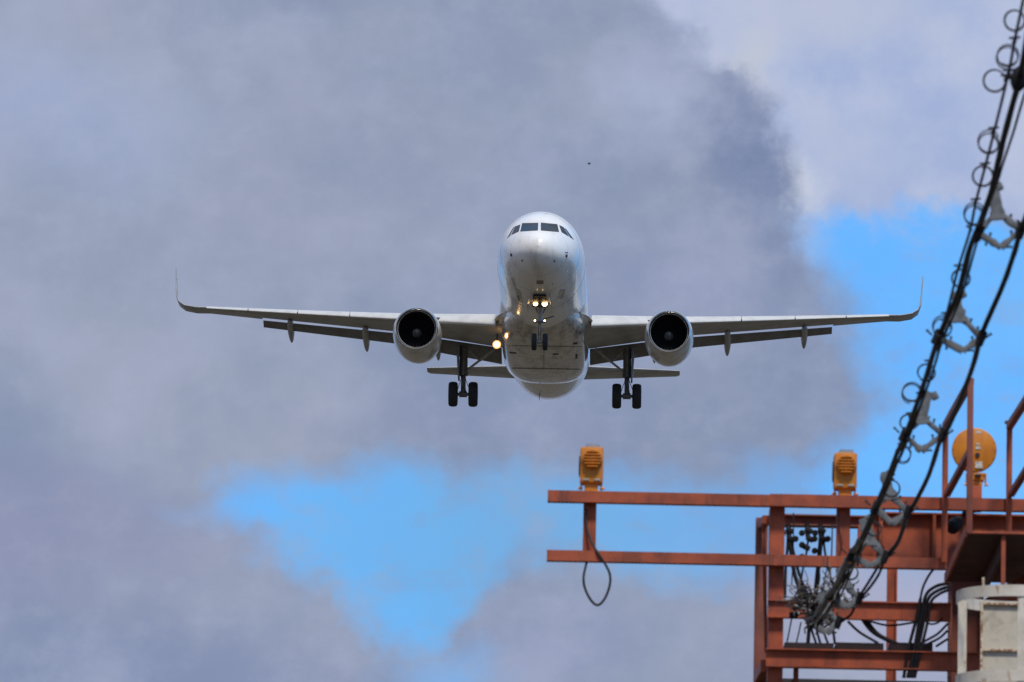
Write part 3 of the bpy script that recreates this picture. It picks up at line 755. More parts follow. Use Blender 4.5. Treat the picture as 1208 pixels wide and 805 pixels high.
vbar('arm_post', 987, 1003, 590, 664, TY + .05, .09)
vbar('arm_post', 1143, 1158, 574, 604, TY + .06, .09)
# bolts under the rails
for px, py in ((881.5, 596.5), (881.5, 665.5)):
    bl = MB(); p = Q(px, py, TY - .05); bl.lathe([(-.02, .012), (-.004, .012), (-.004, .018), (.008, .018)], p, (0, 0, -1), 8); part('bolt', bl, 'gear_steel')
# columns: H-sections standing on the ground
def hcol(px, Y, w, d, ztop, name='column', m='tower_red', py=700):
    c = Q(px, py, Y); mb = MB(); mb.ibeam((c.x, Y, 0), (c.x, Y, ztop), d, w, .014, .012, (1, 0, 0)); return part(name, mb, m)
zcol = Q(912, 598, TY).z
mb = MB(); c = Q(916, 690, TY); mb.box((c.x, TY + .036, zcol / 2), (.124, .012, zcol)); mb.box((c.x + .056, TY + .143, zcol / 2), (.012, .2, zcol)); mb.box((c.x - .056, TY + .143, zcol / 2), (.012, .2, zcol))
part('column', mb, 'tower_red')
BYc = TY + 1.0
c2_ = Q(897.5, 700, BYc); zc2 = Q(895, 612, BYc).z
mb = MB(); mb.box((c2_.x, BYc, zc2 / 2), (.10, .14, zc2), bev=.005); part('column', mb, 'tower_dull')
mb = MB(); mb.bar((X(906, 600, TY + .02), TY + .24, zcol - .07), (c2_.x, BYc - .08, zc2 - .06), .07, .07); part('cross_member', mb, 'tower_red')
mb = MB(); mb.bar((X(906, 775, TY), TY + .24, Z(781, TY)), (c2_.x, BYc - .08, Z(801, BYc)), .10, .10); part('cross_member', mb, 'tower_red')
mb = MB(); mb.bar((X(902, 620, TY), TY + .3, Z(618, TY + .3)), (X(905.5, 770, TY), TY + .3, Z(770, TY + .3)), .03, .02, (0, 1, 0)); part('brace', mb, 'tower_red')
# horizontal beams between the columns
def hbeam(name, px0, px1, py0, py1, Y, d, m='tower_red', flange=.012, web=.01, pymid=None):
    pm = (px0 + px1) / 2; a = Q(pm, py0, Y); b = Q(pm, py1, Y); mb = MB()
    mb.ibeam((X(px0, py0, Y), Y + d / 2, (a.z + b.z) / 2), (X(px1, py0, Y), Y + d / 2, (a.z + b.z) / 2), d, a.z - b.z, flange, web)
    return part(name, mb, m)
hbeam('beam', 906, 1122, 709, 730.5, TY - .045, .073)
hbeam('beam', 904, 1160, 767, 789, TY - .07, .097)
hbeam('beam', 924, 1042, 607.5, 620.5, TY + .7, .14, 'tower_dull')
# plate girder carrying the gangway
gy = TY + .30
a = Q(1040, 605.5, gy); b = Q(1040, 670, gy); mb = MB()
mb.ibeam((X(1030, 640, gy), gy, (a.z + b.z) / 2), (X(1345, 640, gy), gy, (a.z + b.z) / 2), .16, a.z - b.z, .014, .012)
part('plate_girder', mb, 'tower_red')
vbar('stiffener', 1037, 1041.5, 608, 668, gy - .045, .07)
vbar('stiffener', 1100, 1104, 608, 668, gy - .045, .07)
vbar('stub_post', 1012, 1037, 620, 669, gy + .35, .12, 'tower_red')
hcol(1052, TY + 1.6, .085, .08, Z(668, TY + 1.6), m='tower_red', py=720)
# right-hand main column, heavy and weathered
c = Q(1139, 740, TY + .5); mb = MB(); zt2 = Z(676, TY + .5); mb.ibeam((c.x, TY + .5, 0), (c.x, TY + .5, zt2), .26, .28, .02, .016, (1, 0, 0)); part('column', mb, 'tower_dull')
c = Q(1200, 740, TY + .5); mb = MB(); mb.ibeam((c.x + .02, TY + .55, 0), (c.x + .02, TY + .55, zt2), .2, .2, .02, .016, (1, 0, 0)); part('column', mb, 'tower_red')
mb = MB()
for i in range(24):
    mb = MB(); p = Q(1120.0, 686 + i * 4.9, TY + .36); mb.lathe([(0, .010), (.009, .010), (.009, .006), (.014, .006)], p, (-1, -.3, 0), 6); part('bolt', mb, 'tower_dull')
hbeam('beam', 1120, 1170, 735, 757, TY + .75, .1, 'tower_red')
hbeam('beam', 1120, 1170, 762, 768, TY + .75, .1, 'tower_red')
# cable tray covers lying on the lower beam, and dark grating below it
for px0, px1 in ((926, 984), (986.5, 1043), (1050.5, 1101)):
    a = Q((px0 + px1) / 2, 757, TY); b = Q((px0 + px1) / 2, 766.6, TY); mb = MB()
    mb.box(((X(px0, 760, TY) + X(px1, 760, TY)) / 2, TY + .28, (a.z + b.z) / 2 + .002), ((px1 - px0) * u, .40, a.z - b.z), bev=.006)
    part('tray_cover', mb, 'tray_dark')
for px0, px1 in ((905, 937), (940, 1012), (1015, 1062), (1064, 1116)):
    mb = MB(); z = Z(791.5, TY); nb = 9
    xa, xb = X(px0, 800, TY), X(px1, 800, TY)
    for j in range(nb): mb.box(((xa + xb) / 2, TY + .32 + j * .2, z - .055), (xb - xa, .03, .06))
    for j in range(int((xb - xa) / .05) + 1): mb.box((xa + .012 + j * .05, TY + 1.1, z - .058), (.008, 1.62, .05))
    part('grating', mb, 'grating_dark', smooth=0)
mb = MB(); z = Z(797, TY + .2); mb.box(((X(905, 800, TY) + X(1118, 800, TY)) / 2, TY + .21, z - .10), (X(1118, 800, TY) - X(905, 800, TY), .012, .16)); part('kick_plate', mb, 'grating_dark')
vbar('stub_post', 936, 942, 789, 830, TY + .12, .06)

# ------------------------------------------------------------------ gangway in front of the tower, seen from below
NY, FY = 55.3, 57.9                            # near and far end
gl, gr_ = X(1142, 629, NY), X(1142, 629, NY) + .95
zg = Q(1142, 629.5, NY).z
gang = thing('gangway', 'short rust red gangway with sloping handrails jutting from tower above white cage', 'gangway', (gl, NY, 0))
xf = X(1113, 668, FY)
mb = MB(); mb.loft([[(gl, NY, zg), (gl, NY, zg + .012), (gr_, NY, zg + .012), (gr_, NY, zg)], [(gl, FY, zg), (gl, FY, zg + .012), (gr_, FY, zg + .012), (gr_, FY, zg)]]); part('deck_plate', mb, 'deck_dark', gang)
xs_ = X(1183.5, 640, NY + .05)
mb = MB(); mb.bar((xs_, NY + .02, zg - .075), (xs_, FY, zg - .075), .03, .15); part('stringer', mb, 'deck_dark', gang)
mb = MB(); mb.bar((xs_, NY + .03, zg - .004), (xs_, NY + .03, zg - .42), .035, .03, (0, 1, 0)); part('stringer', mb, 'tower_red', gang)
for xx in (gl - .012, gr_ + .012):
    mb = MB(); mb.bar((xx, NY, zg + .02), (xx, FY, zg + .02), .022, .09); part('edge_angle', mb, 'tower_red', gang)
mb = MB(); mb.bar((gl, NY - .010, zg + .008), (gr_, NY - .010, zg + .008), .016, .020, bev=.003); part('edge_angle', mb, 'tower_red', gang)
mb = MB(); c0_ = Q(1197, 678, FY - .3); mb.bar((xs_ + .55, NY + .4, zg - .1), (xs_ + .05, FY, zg - .2), .05, .12); part('brace', mb, 'tower_red', gang)
POSTS = []
for px, py0, py1, Y in ((1115.5, 500, 664, FY - .05), (1145, 447, 630, NY), (1191, 500, 640, FY - .05)):
    mb = MB(); t_ = Q(px, py0, Y); lo_ = Q(px, py1, Y); mb.box((t_.x, Y, (t_.z + lo_.z) / 2), (.047, .047, t_.z - lo_.z), bev=.006); part('handrail_post', mb, 'tower_dull' if Y == NY else 'tower_red', gang); POSTS.append((t_, lo_))
p4 = V((POSTS[2][0].x + (POSTS[1][0].x - POSTS[0][0].x) , NY, POSTS[1][0].z))
mb = MB(); mb.box((p4.x, NY, (p4.z + zg) / 2), (.062, .062, p4.z - zg), bev=.006); part('handrail_post', mb, 'tower_red', gang)
for a, b in ((POSTS[0][0], POSTS[1][0]), (POSTS[2][0], p4)):
    dz = V((0, 0, -.02))
    mb = MB(); mb.bar(a + dz, b + dz, .055, .055); part('handrail', mb, 'tower_dull', gang)
    mb = MB(); mb.bar(V((a.x + .02, a.y, a.z - .585)), V((b.x + .0, b.y, b.z - .585)), .05, .05); part('handrail', mb, 'tower_dull', gang)
cp = MB(); cp.box(POSTS[2][0] + V((0, 0, .012)), (.08, .08, .02), bev=.004); part('post_cap', cp, 'gear_steel', gang)

# dark cylindrical fitting tucked below the top rail
fl = thing('cylindrical_fitting', 'black cylindrical fitting under the top rail beside the gangway post', 'fitting', Q(1128, 617, TY + .1))
mb = MB(); a = Q(1122, 624, TY + .02); b = Q(1138, 607, TY + .25)
mb.lathe([(0, .04), (.02, .058), (.10, .062), (.16, .045), (.2, .03)], a, (b - a), 20); part('housing', mb, 'cable_black', fl)
mb = MB(); mb.tube([Q(1138, 606, TY + .22), Q(1152, 600, TY + .1)], .03, 8); part('bracket', mb, 'cable_black', fl)

# ------------------------------------------------------------------ flasher heads
def flasher(px, py_base, label):
    Y = TY - .02; o = Q(px, py_base, Y); s = 1.0
    t = thing('flasher_lamp', label, 'lamp', o, 'yellow flasher lamps on the top rail')
    mb = MB()
    mb.box(o + V((0, .06, .20)), (.190, .19, .30), bev=.022)
    mb.box(o + V((0, .05, .06)), (.165, .14, .03), bev=.008)
    body = part('housing', mb, 'lamp_yellow', t)
    mb = MB(); prof = [(-.012, .098), (.0, .098)]
    cx = o + V((0.004, -.045, .24))
    mb.lathe([(.02, .088), (-.008, .086), (-.018, .078), (-.014, .072), (-.026, .062), (-.022, .055), (-.034, .045), (-.030, .038), (-.038, .026), (-.036, .004)], cx, (0, 1, 0), 36)
    part('rear_cover', mb, 'lamp_yellow', body)
    for i in range(6):
        zz_ = -.062 + i * .0248; hw_ = math.sqrt(.078 ** 2 - zz_ ** 2) * .96; mb = MB(); mb.box(cx + V((0, -.036, zz_)), (2 * hw_, .03, .008), bev=.002); part('rib', mb, 'lamp_yellow', body)
    mb = MB(); mb.lathe([(0, .085), (.006, .09), (.012, .08), (.014, .01)], o + V((-.094, .07, .20)), (-1, 0, 0), 24); part('side_cap', mb, 'lens_dark', body)
    mb = MB()
    for i in range(8): mb.box(o + V((-.042 + i * .014, .05, .368)), (.008, .10, .026))
    mb.box(o + V((0.007, .05, .357)), (.125, .12, .012)); part('top_vent', mb, 'plate_grey', body, smooth=0)
    mb = MB()
    for sx in (-.046, .046): mb.box(o + V((sx, -.03, .073)), (.055, .02, .016), bev=.004)
    part('latch', mb, 'plate_grey', body)
    mb = MB(); mb.box(o + V((0, .05, .012)), (.11, .10, .085), bev=.01); mb.box(o + V((0, .05, -.022)), (.14, .12, .016), bev=.003)
    for sx in (-1, 1):
        mb.bar(o + V((sx * .085, .05, .0)), o + V((sx * .085, .05, .085)), .012, .06, (0, 1, 0)); mb.lathe([(-.02, .01), (.02, .01)], o + V((sx * .09, .02, .01)), (1, 0, 0), 8)
    part('mounting_bracket', mb, 'lamp_yellow', t)
    return t
flasher(697.5, 577.2, 'yellow box shaped flasher lamp alone on the free end of the arm')
flasher(997, 583.8, 'yellow box shaped flasher lamp above the tower frame near the hanging cables')
Yd = TY + .05; o = Q(1149.5, 584, Yd); dc = Q(1149.5, 531, Yd)
dl = thing('round_flasher_lamp', 'yellow round drum shaped lamp behind the gangway handrail post', 'lamp', o, 'yellow flasher lamps on the top rail')
mb = MB(); Rr = .186
mb.lathe([(0, .004), (0, Rr - .012), (.004, Rr - .004), (.012, Rr), (.035, Rr), (.04, Rr - .01), (.10, Rr - .02), (.14, Rr - .06), (.15, .004)], dc, (0, 1, .03), 64)
hd = part('lamp_disc', mb, 'lamp_yellow', dl)
for i in range(16):
    mb = MB(); t = 2 * math.pi * i / 16; mb.lathe([(-.004, .004), (-.004, .0045), (.003, .0045)], dc + V((math.cos(t) * (Rr - .012), 0, math.sin(t) * (Rr - .012))), (0, 1, 0), 8); part('bolt', mb, 'gear_steel', hd)
for dx, dz, w, h in ((.03, .15, .045, .018), (.026, .05, .03, .014), (.03, .018, .04, .026), (.038, -.125, .06, .055)):
    mb = MB(); mb.box(dc + V((dx, -.004, dz)), (w, .004, h)); part('sticker', mb, 'sticker_white', hd)
mb = MB(); mb.lathe([(-.012, .006), (-.012, .016), (-.004, .02), (.0, .02), (.0, .006)], dc + V((.026, -.001, -.042)), (0, 1, 0), 18); part('cable_port', mb, 'lens_dark', hd)
mb = MB(); mb.box(dc + V((.02, .07, -.225)), (.13, .11, .055), bev=.01); mb.box(dc + V((.02, .07, -.275)), (.10, .09, .05), bev=.01); mb.box(dc + V((.02, .07, -.20)), (.15, .12, .025), bev=.006); mb.box(dc + V((.02, .07, -.33)), (.09, .08, .07), bev=.008)
for sx in (-1, 1): mb.bar(dc + V((.02 + sx * .078, .06, -.29)), dc + V((.02 + sx * .078, .06, -.19)), .014, .05, (0, 1, 0)); mb.lathe([(-.016, .008), (.016, .008)], dc + V((.02 + sx * .085, .04, -.285)), (1, 0, 0), 8)
part('mounting_bracket', mb, 'lamp_yellow', dl)
mb = MB(); mb.box(dc + V((.03, .0, -.215)), (.05, .06, .02), bev=.004); part('latch', mb, 'lens_dark', dl)

# ------------------------------------------------------------------ white ladder cage
CY = 54.6; um = mpp(700, CY)
cxp = X(1197, 700, CY); Rc = (1197 - 1128) * um
cage = thing('ladder_cage', 'white ladder safety cage with rust stained hoops and grey back panel', 'ladder cage', (cxp, CY, 0))
def hoop(z, h):
    mb = MB(); n = 56; t = .008
    vs = []
    for j in range(n):
        a = 2 * math.pi * j / n
        for r_, dz in ((Rc, -h / 2), (Rc, h / 2), (Rc - t, h / 2), (Rc - t, -h / 2)): vs.append((cxp + r_ * math.cos(a), CY + r_ * math.sin(a), z + dz))
    f_ = []
    for j in range(n):
        j2 = (j + 1) % n
        for i in range(4): f_.append((j * 4 + i, j2 * 4 + i, j2 * 4 + (i + 1) % 4, j * 4 + (i + 1) % 4))
    return mb.add(vs, f_)
z1 = Q(1197, 696.5, CY - Rc).z; z2 = Q(1197, 796.5, CY - Rc).z; hh = 13.5 * um
zz = z1; step = z1 - z2; zs = []
while zz > 2.3: zs.append(zz); zz -= step
for zz in zs: part('hoop', hoop(zz, hh), 'cage_white', cage)
zbot = zs[-1] - .1
Ri_ = Rc - .014
for px, wpx in ((1134.5, 7.0), (1202.0, 13.0)):
    dx = X(px, 740, CY) - cxp; dx = max(-Ri_ * .995, min(Ri_, dx)); yy = CY - math.sqrt(max(0, Ri_ ** 2 - dx ** 2))
    if px < 1140: dx = -Ri_ + wpx * um / 2; yy = CY - .04
    mb = MB(); mb.box((cxp + dx, yy, (z1 + hh / 2 + zbot) / 2), (wpx * um, .009, z1 + hh / 2 - .004 - zbot)); part('vertical_strap', mb, 'cage_white', cage)
for ang in (150, 60, 20):
    mb = MB(); mb.box((cxp + Ri_ * math.cos(rad(ang)), CY + Ri_ * math.sin(rad(ang)), (z1 + zbot) / 2), (.05, .009, z1 - zbot)); part('vertical_strap', mb, 'cage_white', cage)
# back panels with rusty angle frames
pY = CY + .12; xa, xb = X(1159, 740, pY), X(1228, 740, pY)
zseam = [z1 - .02]; zseam.append(Q(1180, 767.5, pY).z)
while zseam[-1] > 3: zseam.append(zseam[-1] - .46)
for i in range(len(zseam) - 1):
    mb = MB(); mb.box(((xa + xb) / 2, pY + .01, (zseam[i] + zseam[i + 1]) / 2), (xb - xa, .006, zseam[i] - zseam[i + 1] - .016)); pn = part('guard_panel', mb, 'panel_grey', cage)
    mb = MB(); mb.box(((xa + xb) / 2, pY - .006, zseam[i + 1]), (xb - xa, .03, .018), bev=.003); part('panel_flange', mb, 'rust_cream', pn)
    if i == 0: mb = MB(); mb.box(((xa + xb) / 2, pY - .006, zseam[0] - .008), (xb - xa, .03, .018), bev=.003); part('panel_flange', mb, 'rust_cream', pn)
mb = MB(); mb.box((xa - .008, pY - .01, (z1 - .01 + zbot) / 2), (.018, .06, z1 - .01 - zbot), bev=.003); part('ladder_rail', mb, 'rust_cream', cage)
mb = MB(); mb.box((xb + .02, pY - .01, (z1 + zbot) / 2), (.04, .06, z1 + .8 - zbot), bev=.003); part('ladder_rail', mb, 'cage_white', cage)
mb = MB(); mb.box((xa + .016, pY + .03, (z1 - .03 + zbot) / 2), (.035, .006, z1 - .03 - zbot)); part('guard_panel', mb, 'panel_grey', cage)
p = Q(1160, 690, CY - .3); mb = MB(); mb.box(p + V((0, 0, .01)), (.02, .03, .09), bev=.004); mb.box(p + V((.02, 0, -.03)), (.05, .02, .03), bev=.004); part('lifting_lug', mb, 'rust_cream', cage)
mb = MB()
for i in range(28):
    zr = z1 - .15 - i * .3
    if zr < 2.4: break
    mb.tube([(xb + .02, pY - .03, zr), (xb + .36, pY - .03, zr)], .012, 8)
part('rung', mb, 'cage_white', cage)
mb = MB(); mb.box((xb + .375, pY - .01, (z1 + zbot) / 2), (.04, .06, z1 + .8 - zbot), bev=.003); part('ladder_rail', mb, 'cage_white', cage)

# ================================================================== AERIAL CABLES
def depth(py):                                  # how far along the span a point of the cable at that height in the photo is
    tab = [(-520, 24.5), (-80, 33.5), (0, 36), (140, 38.5), (280, 41), (400, 43.5), (510, 47), (600, 51), (660, 54), (735, 57.2), (800, 57.6)]
    for (a, b), (c_, d_) in zip(tab, tab[1:]):
        if py <= c_: return b + (d_ - b) * (py - a) / (c_ - a)
    return tab[-1][1]
def cab(pts, dy=0.0): return smoothline([Q(x, y, depth(y) + dy) for x, y in pts], 8)
LEFT = [(1262, -500), (1250, -250), (1228, -60), (1214, 30), (1203, 90), (1187, 150), (1177.4, 190), (1169.5, 225.5), (1153.6, 269), (1142.5, 298), (1129.5, 347.6), (1107.6, 397), (1092.9, 443), (1083.8, 470), (1070, 508), (1057, 538), (1045.3, 569), (1033.6, 596), (1016, 635.6), (1004, 655), (989.6, 689), (979, 702.6), (967, 723.5), (955, 735)]
RIGHT = [(1400, -480), (1352, -200), (1305, -10), (1262, 120), (1232, 200), (1208, 262), (1201, 283), (1193, 309), (1181, 341.7), (1158, 395), (1145, 440), (1121, 499.7), (1108, 523), (1095.5, 561), (1079, 594), (1071, 606), (1059.6, 639), (1044, 658)]
MESS = [(1246, -500), (1236, -250), (1217, -60), (1207, 0), (1197, 48), (1190, 85), (1173.2, 154), (1162.5, 195.7), (1151.6, 237), (1144.6, 271), (1135, 302), (1129.5, 320), (1119.6, 359.6), (1111, 392), (1106, 420), (1098, 445), (1086, 478), (1073, 512), (1061, 540), (1049, 571), (1037, 598), (1021, 634), (1008, 658), (992, 694), (975, 722), (962, 738)]
THIN = [(1300, -480), (1277, -200), (1255, -60), (1232, 40), (1207, 117), (1195.5, 156), (1183, 193.7), (1177, 213.6), (1171, 230), (1157, 270), (1149, 298), (1134, 350), (1112, 402), (1099, 443), (1088, 474), (1074, 512), (1060, 545)]
def single(name, pts, r, label, cat, m='cable_black', n=10, group=None, dy=0.0):
    mb = MB(); mb.tube(cab(pts, dy), r, n)
    return tag(obj(name, mb, m, smooth=60), label, cat, group)
# each heavy cable is a lashed pair
lc = MB(); lc.tube(cab(LEFT), .0165, 10); lc.tube([p + V((.012, .01, .014 + .006 * math.sin(i * .9))) for i, p in enumerate(cab(LEFT))], .012, 8)
tag(obj('power_cable', lc, 'cable_black', smooth=60), 'thick black sagging cable running beside the thin wire with coiled loops', 'cable', 'heavy aerial cables')
rc_ = MB(); rc_.tube(cab(RIGHT), .0165, 10); rc_.tube([p + V((.010, -.01, .012 + .006 * math.sin(i * .8))) for i, p in enumerate(cab(RIGHT))], .011, 8)
for off in ((0, 0), (-6, 1)):
    rc_.tube(cab([(1044 + off[0] * .3, 658), (1038 + off[0], 675), (1030 + off[0], 688), (1018 + off[0] * .6, 703), (1010.5, 711), (1003, 726), (990, 734)]), .011, 8)
tag(obj('power_cable', rc_, 'cable_black', smooth=60), 'thick black sagging cable hanging on the gangway side without any loops', 'cable', 'heavy aerial cables')
mess = thing('messenger_wire', 'thin dark wire with coiled loops along the left edge of cables', 'wire', Q(1190, 85, depth(85)))
mb = MB(); mb.tube(cab(MESS, -.03), .0085, 8); part('wire', mb, 'wire_dark', mess)
single('guy_wire', THIN, .008, 'thin dark straight wire squeezed between the thick cable and the sky at upper right', 'wire', 'wire_dark', 8, dy=.03)
LOOPS = [(1197, 26, 12.5, 1197, 48), (1188.5, 65, 13, 1190, 86), (1173.3, 97, 13.5, 1187, 92), (1166, 167, 12.5, 1172, 154), (1159.5, 209.6, 12.5, 1162, 196), (1149, 252, 12, 1151, 238), (1133.5, 330, 11, 1131, 316), (1111.6, 385, 11.5, 1116, 372), (1092.7, 441, 10.5, 1096, 428), (1075.4, 461.7, 11.5, 1086, 466), (1071, 500, 9.5, 1074, 490), (1065, 535, 9.5, 1064, 526), (1052, 578, 10, 1050, 568), (1031, 622.6, 9, 1027, 614), (1004, 677, 8.5, 1002, 668), (946, 702, 8, 950, 695)]
for i, (px, py, r_, kx, ky) in enumerate(LOOPS):
    Y = depth(py) - .05; mb = MB(); pts = []; turns = 2.15; R_ = r_ * mpp(py, Y); c_ = Q(px, py, Y); ph = random.uniform(0, 6.3)
    tilt = random.uniform(-.25, .25)
    for j in range(46):
        t = j / 45; a = ph + t * turns * 2 * math.pi; q = R_ * (1 - .07 * t + .03 * math.sin(a * .5))
        pts.append(c_ + V((q * math.cos(a), .06 * (t - .5) + tilt * q * math.sin(a) * .6, q * math.sin(a) - .016 * t * (1 if i % 2 else -1))))
    mb.tube(pts, .0045, 6)
    lp_ = part('coiled_loop', mb, 'wire_dark', mess, smooth=60)
    mb = MB(); k_ = Q(kx, ky, Y); mb.box(k_, (.022, .022, .04), Matrix.Rotation(.3, 3, 'Y'), bev=.004); mb.bar(k_ + V((-.03, 0, .012)), k_ + V((.03, 0, .018)), .012, .012); part('clip', mb, 'cable_black', lp_)

def spur(name, pts, Y): return smoothline([Q(x, y, Y) for x, y in pts], 6)
# spacers: grey forked frames clamped between the two heavy cables
def spacer(label, arm, top, left, right, bot, w=7.2, first=False):
    py = (top[1] + bot[1]) / 2; Y = depth(py); s = mpp(py, Y)
    t = thing('cable_spacer', label, 'cable spacer', Q(*left, Y), 'grey spacers between the heavy cables')
    qa, qt, ql, qr, qb = [Q(*p, Y) for p in (arm, top, left, right, bot)]
    d = .035
    def limb(mb, a, b, wa, wb):
        a, b = V(a), V(b); dr_ = (b - a).normalized(); sd_ = dr_.cross(V((0, 1, 0))).normalized(); prof = []
        n = 7
        rg = []
        for i in range(n):
            u_ = i / (n - 1); ww = (wa + (wb - wa) * u_) / 2 + random.uniform(-.16, .16) * wa * (0 < i < n - 1); c_ = a + (b - a) * u_
            rg.append([c_ - sd_ * ww + V((0, -d * .4, 0)), c_ - sd_ * ww * .6 + V((0, -d * .5, 0)), c_ + sd_ * ww * .6 + V((0, -d * .5, 0)), c_ + sd_ * ww + V((0, -d * .4, 0)), c_ + sd_ * ww + V((0, d * .5, 0)), c_ - sd_ * ww + V((0, d * .5, 0))])
        return mb.loft(rg)
    wm = w * s
    mb = MB()
    limb(mb, qt, ql, wm * 1.15, wm * .9); limb(mb, qt + V((0, .003, 0)), qr, wm * 1.15, wm * .9)
    limb(mb, ql + V((0, .004, 0)), qb, wm * .85, wm * 1.05); limb(mb, qr + V((0, .006, 0)), qb + V((0, .004, 0)), wm * .85, wm * 1.05)
    fr = part('frame', mb, 'spacer_grey', t, smooth=40)
    mb = MB(); limb(mb, qa + V((0, -.004, 0)), qt + V((0, -.004, 0)), wm * 1.3, wm * 2.1)
    limb(mb, qt + V((0, -.006, .01)), qt + (ql + qr - qt * 2) * .22 + V((0, -.006, 0)), wm * 2.1, wm * 2.9)
    hk = (qa - qt).normalized(); sd_ = V((hk.z, 0, -hk.x))
    mb.box(qa + sd_ * wm * .9 - hk * wm * .3, (wm * 1.1, .05, wm * 1.3), Matrix.Rotation(-.5, 3, 'Y'), bev=.008)
    part('hanger_arm', mb, 'spacer_grey', t, smooth=40)
    for c_ in (ql, qr):
        mb = MB(); ax = (Q(0, 0, Y) * 0) + V((.35, -.2, .85)).normalized()
        mb.tube([c_ - ax * .05, c_ - ax * .045, c_ + ax * .045, c_ + ax * .05], [.02, .03, .03, .02], 10); part('clamp', mb, 'cable_black', t, smooth=50)
    mid = [(qt + (qr - qt) * .55, V((.15, 0, 1))), (qt + (qr - qt) * .85, V((.1, 0, 1))), (ql + V((-.035, 0, .012)), V((-.6, 0, .6))), (ql + (qb - ql) * .5, V((.1, 0, 1))), (qr + (qb - qr) * .45, V((-.1, 0, 1))), (ql + (qb - ql) * .35, V((0, 0, -1))), (qr + V((.03, 0, -.0)), V((.6, 0, .5))), (qb + V((.02, 0, 0)), V((.9, 0, .1)))]
    for c_, dv in mid:
        dv = dv.normalized(); mb = MB(); mb.tube([c_, c_ + dv * wm * .999, c_ + dv * wm, c_ + dv * wm * 1.25], [.0065, .0065, .010, .010], 6); part('bolt', mb, 'wire_dark', t)
SP = [('highest grey spacer, just under the upper row of coiled loops', (1172, 219), (1176, 249), (1154, 275), (1204, 272), (1181, 292)),
      ('grey spacer level with the right winglet of the airplane', (1129, 345), (1129, 367), (1106, 398), (1157, 399), (1136, 414)),
      ('grey spacer just left of the round yellow lamp', (1097, 463), (1087, 491), (1067, 513), (1112, 513), (1087, 532)),
      ('grey spacer whose lower tip crosses the top red rail', (1044, 557), (1048, 581), (1033, 599), (1071, 604), (1052, 618)),
      ('grey spacer in front of the lower red rail', (1018, 612), (1025, 634), (1004, 655), (1044, 657), (1026, 668)),
      ('grey spacer hanging against the red cross beam below the rails', (990, 670), (996, 688), (980, 701), (1014, 706), (998, 717)),
      ('lowest grey spacer at the frayed end of the cables', (969, 700), (973, 718), (957, 736), (989, 734), (975, 747))]
for lab, *pp in SP: spacer(lab, *pp)

lcp = thing('line_clamp', 'black clamp on the thick cable beside the third coiled loop from the top', 'clamp', Q(1203, 92, depth(92)))
mb = MB(); ya = depth(92) - .03; mb.tube([Q(1206, 80, ya), Q(1204, 85, ya), Q(1201, 100, ya), Q(1199, 107, ya)], [.025, .045, .045, .022], 12); part('body', mb, 'cable_black', lcp, 50)
mb = MB(); mb.bar(Q(1189, 91, ya), Q(1202, 94, ya), .03, .022); part('link', mb, 'cable_black', lcp)
# frayed wire tangle at the tower end
tg = thing('wire_tangle', 'messy tangle of frayed grey wires at the lower end of cables', 'wire tangle', Q(955, 715, 57.5))
def scribble(cx_, cy_, rx, ry, n, r, mname, cnt, Y0=57.35, k=.3):
    mb = MB()
    for _ in range(cnt):
        a0 = random.uniform(0, 6.3); pts = []
        x, y = cx_ + random.gauss(0, rx * .4), cy_ + random.gauss(0, ry * .4); hd_ = a0
        for i in range(n):
            hd_ += random.gauss(0, .7); x += math.cos(hd_) * rx * k; y += math.sin(hd_) * ry * k
            pts.append(Q(x, y, Y0 + random.gauss(0, .08)))
        mb.tube(smoothline(pts, 4), r, 5)
    return mb
part('loose_strand', scribble(950, 705, 22, 13, 8, .0045, 'x', 70, k=.15), 'straw_brown', tg, 60)
part('loose_strand', scribble(962, 716, 20, 15, 7, .007, 'x', 70, k=.16), 'strand_grey', tg, 60)
part('loose_strand', scribble(984, 698, 18, 18, 7, .0055, 'x', 26, k=.2), 'strand_grey', tg, 60)
part('loose_strand', scribble(972, 734, 18, 9, 6, .007, 'x', 18, k=.2), 'strand_grey', tg, 60)
part('loose_strand', scribble(1004, 660, 10, 12, 6, .005, 'x', 9, k=.2, Y0=54.2), 'strand_grey', tg, 60)
for q in range(9):
    mb = MB(); ox, oy = random.uniform(-9, 9), random.uniform(-4, 6); st_ = random.choice((640, 652, 668))
    pts = [(x + ox + random.uniform(-4, 4), y + oy + random.uniform(-3, 3)) for x, y in LEFT if y >= 630][: random.randint(4, 7)]
    mb.tube(cab(pts, random.uniform(-.12, -.02)), random.uniform(.004, .009), 6); part('loose_strand', mb, random.choice(('strand_grey', 'wire_dark', 'spacer_grey')), tg, 60)
for q in range(7):
    mb = MB(); x0_, y0_ = random.uniform(930, 990), random.uniform(655, 690)
    pts = [(x0_, y0_), (x0_ + random.uniform(-8, 4), y0_ + 14), (x0_ + random.uniform(-14, 4), y0_ + 28), (x0_ + random.uniform(-10, 2) + (958 - x0_) * .4, 718)]
    mb.tube(spur('', pts, 57.5 + random.uniform(-.1, .1)), random.uniform(.004, .007), 6); part('loose_strand', mb, random.choice(('strand_grey', 'wire_dark', 'straw_brown')), tg, 60)
mb = MB(); p = Q(936, 726, 57.4); mb.box(p, (.07, .06, .05), bev=.01); part('end_clamp', mb, 'cable_black', tg)
mb = MB(); p = Q(950, 712, 57.45); mb.box(p, (.12, .06, .09), Matrix.Rotation(.4, 3, 'Y'), bev=.02); p = Q(968, 716, 57.4); mb.box(p, (.07, .05, .16), Matrix.Rotation(.3, 3, 'Y'), bev=.02); part('end_clamp', mb, 'spacer_grey', tg)

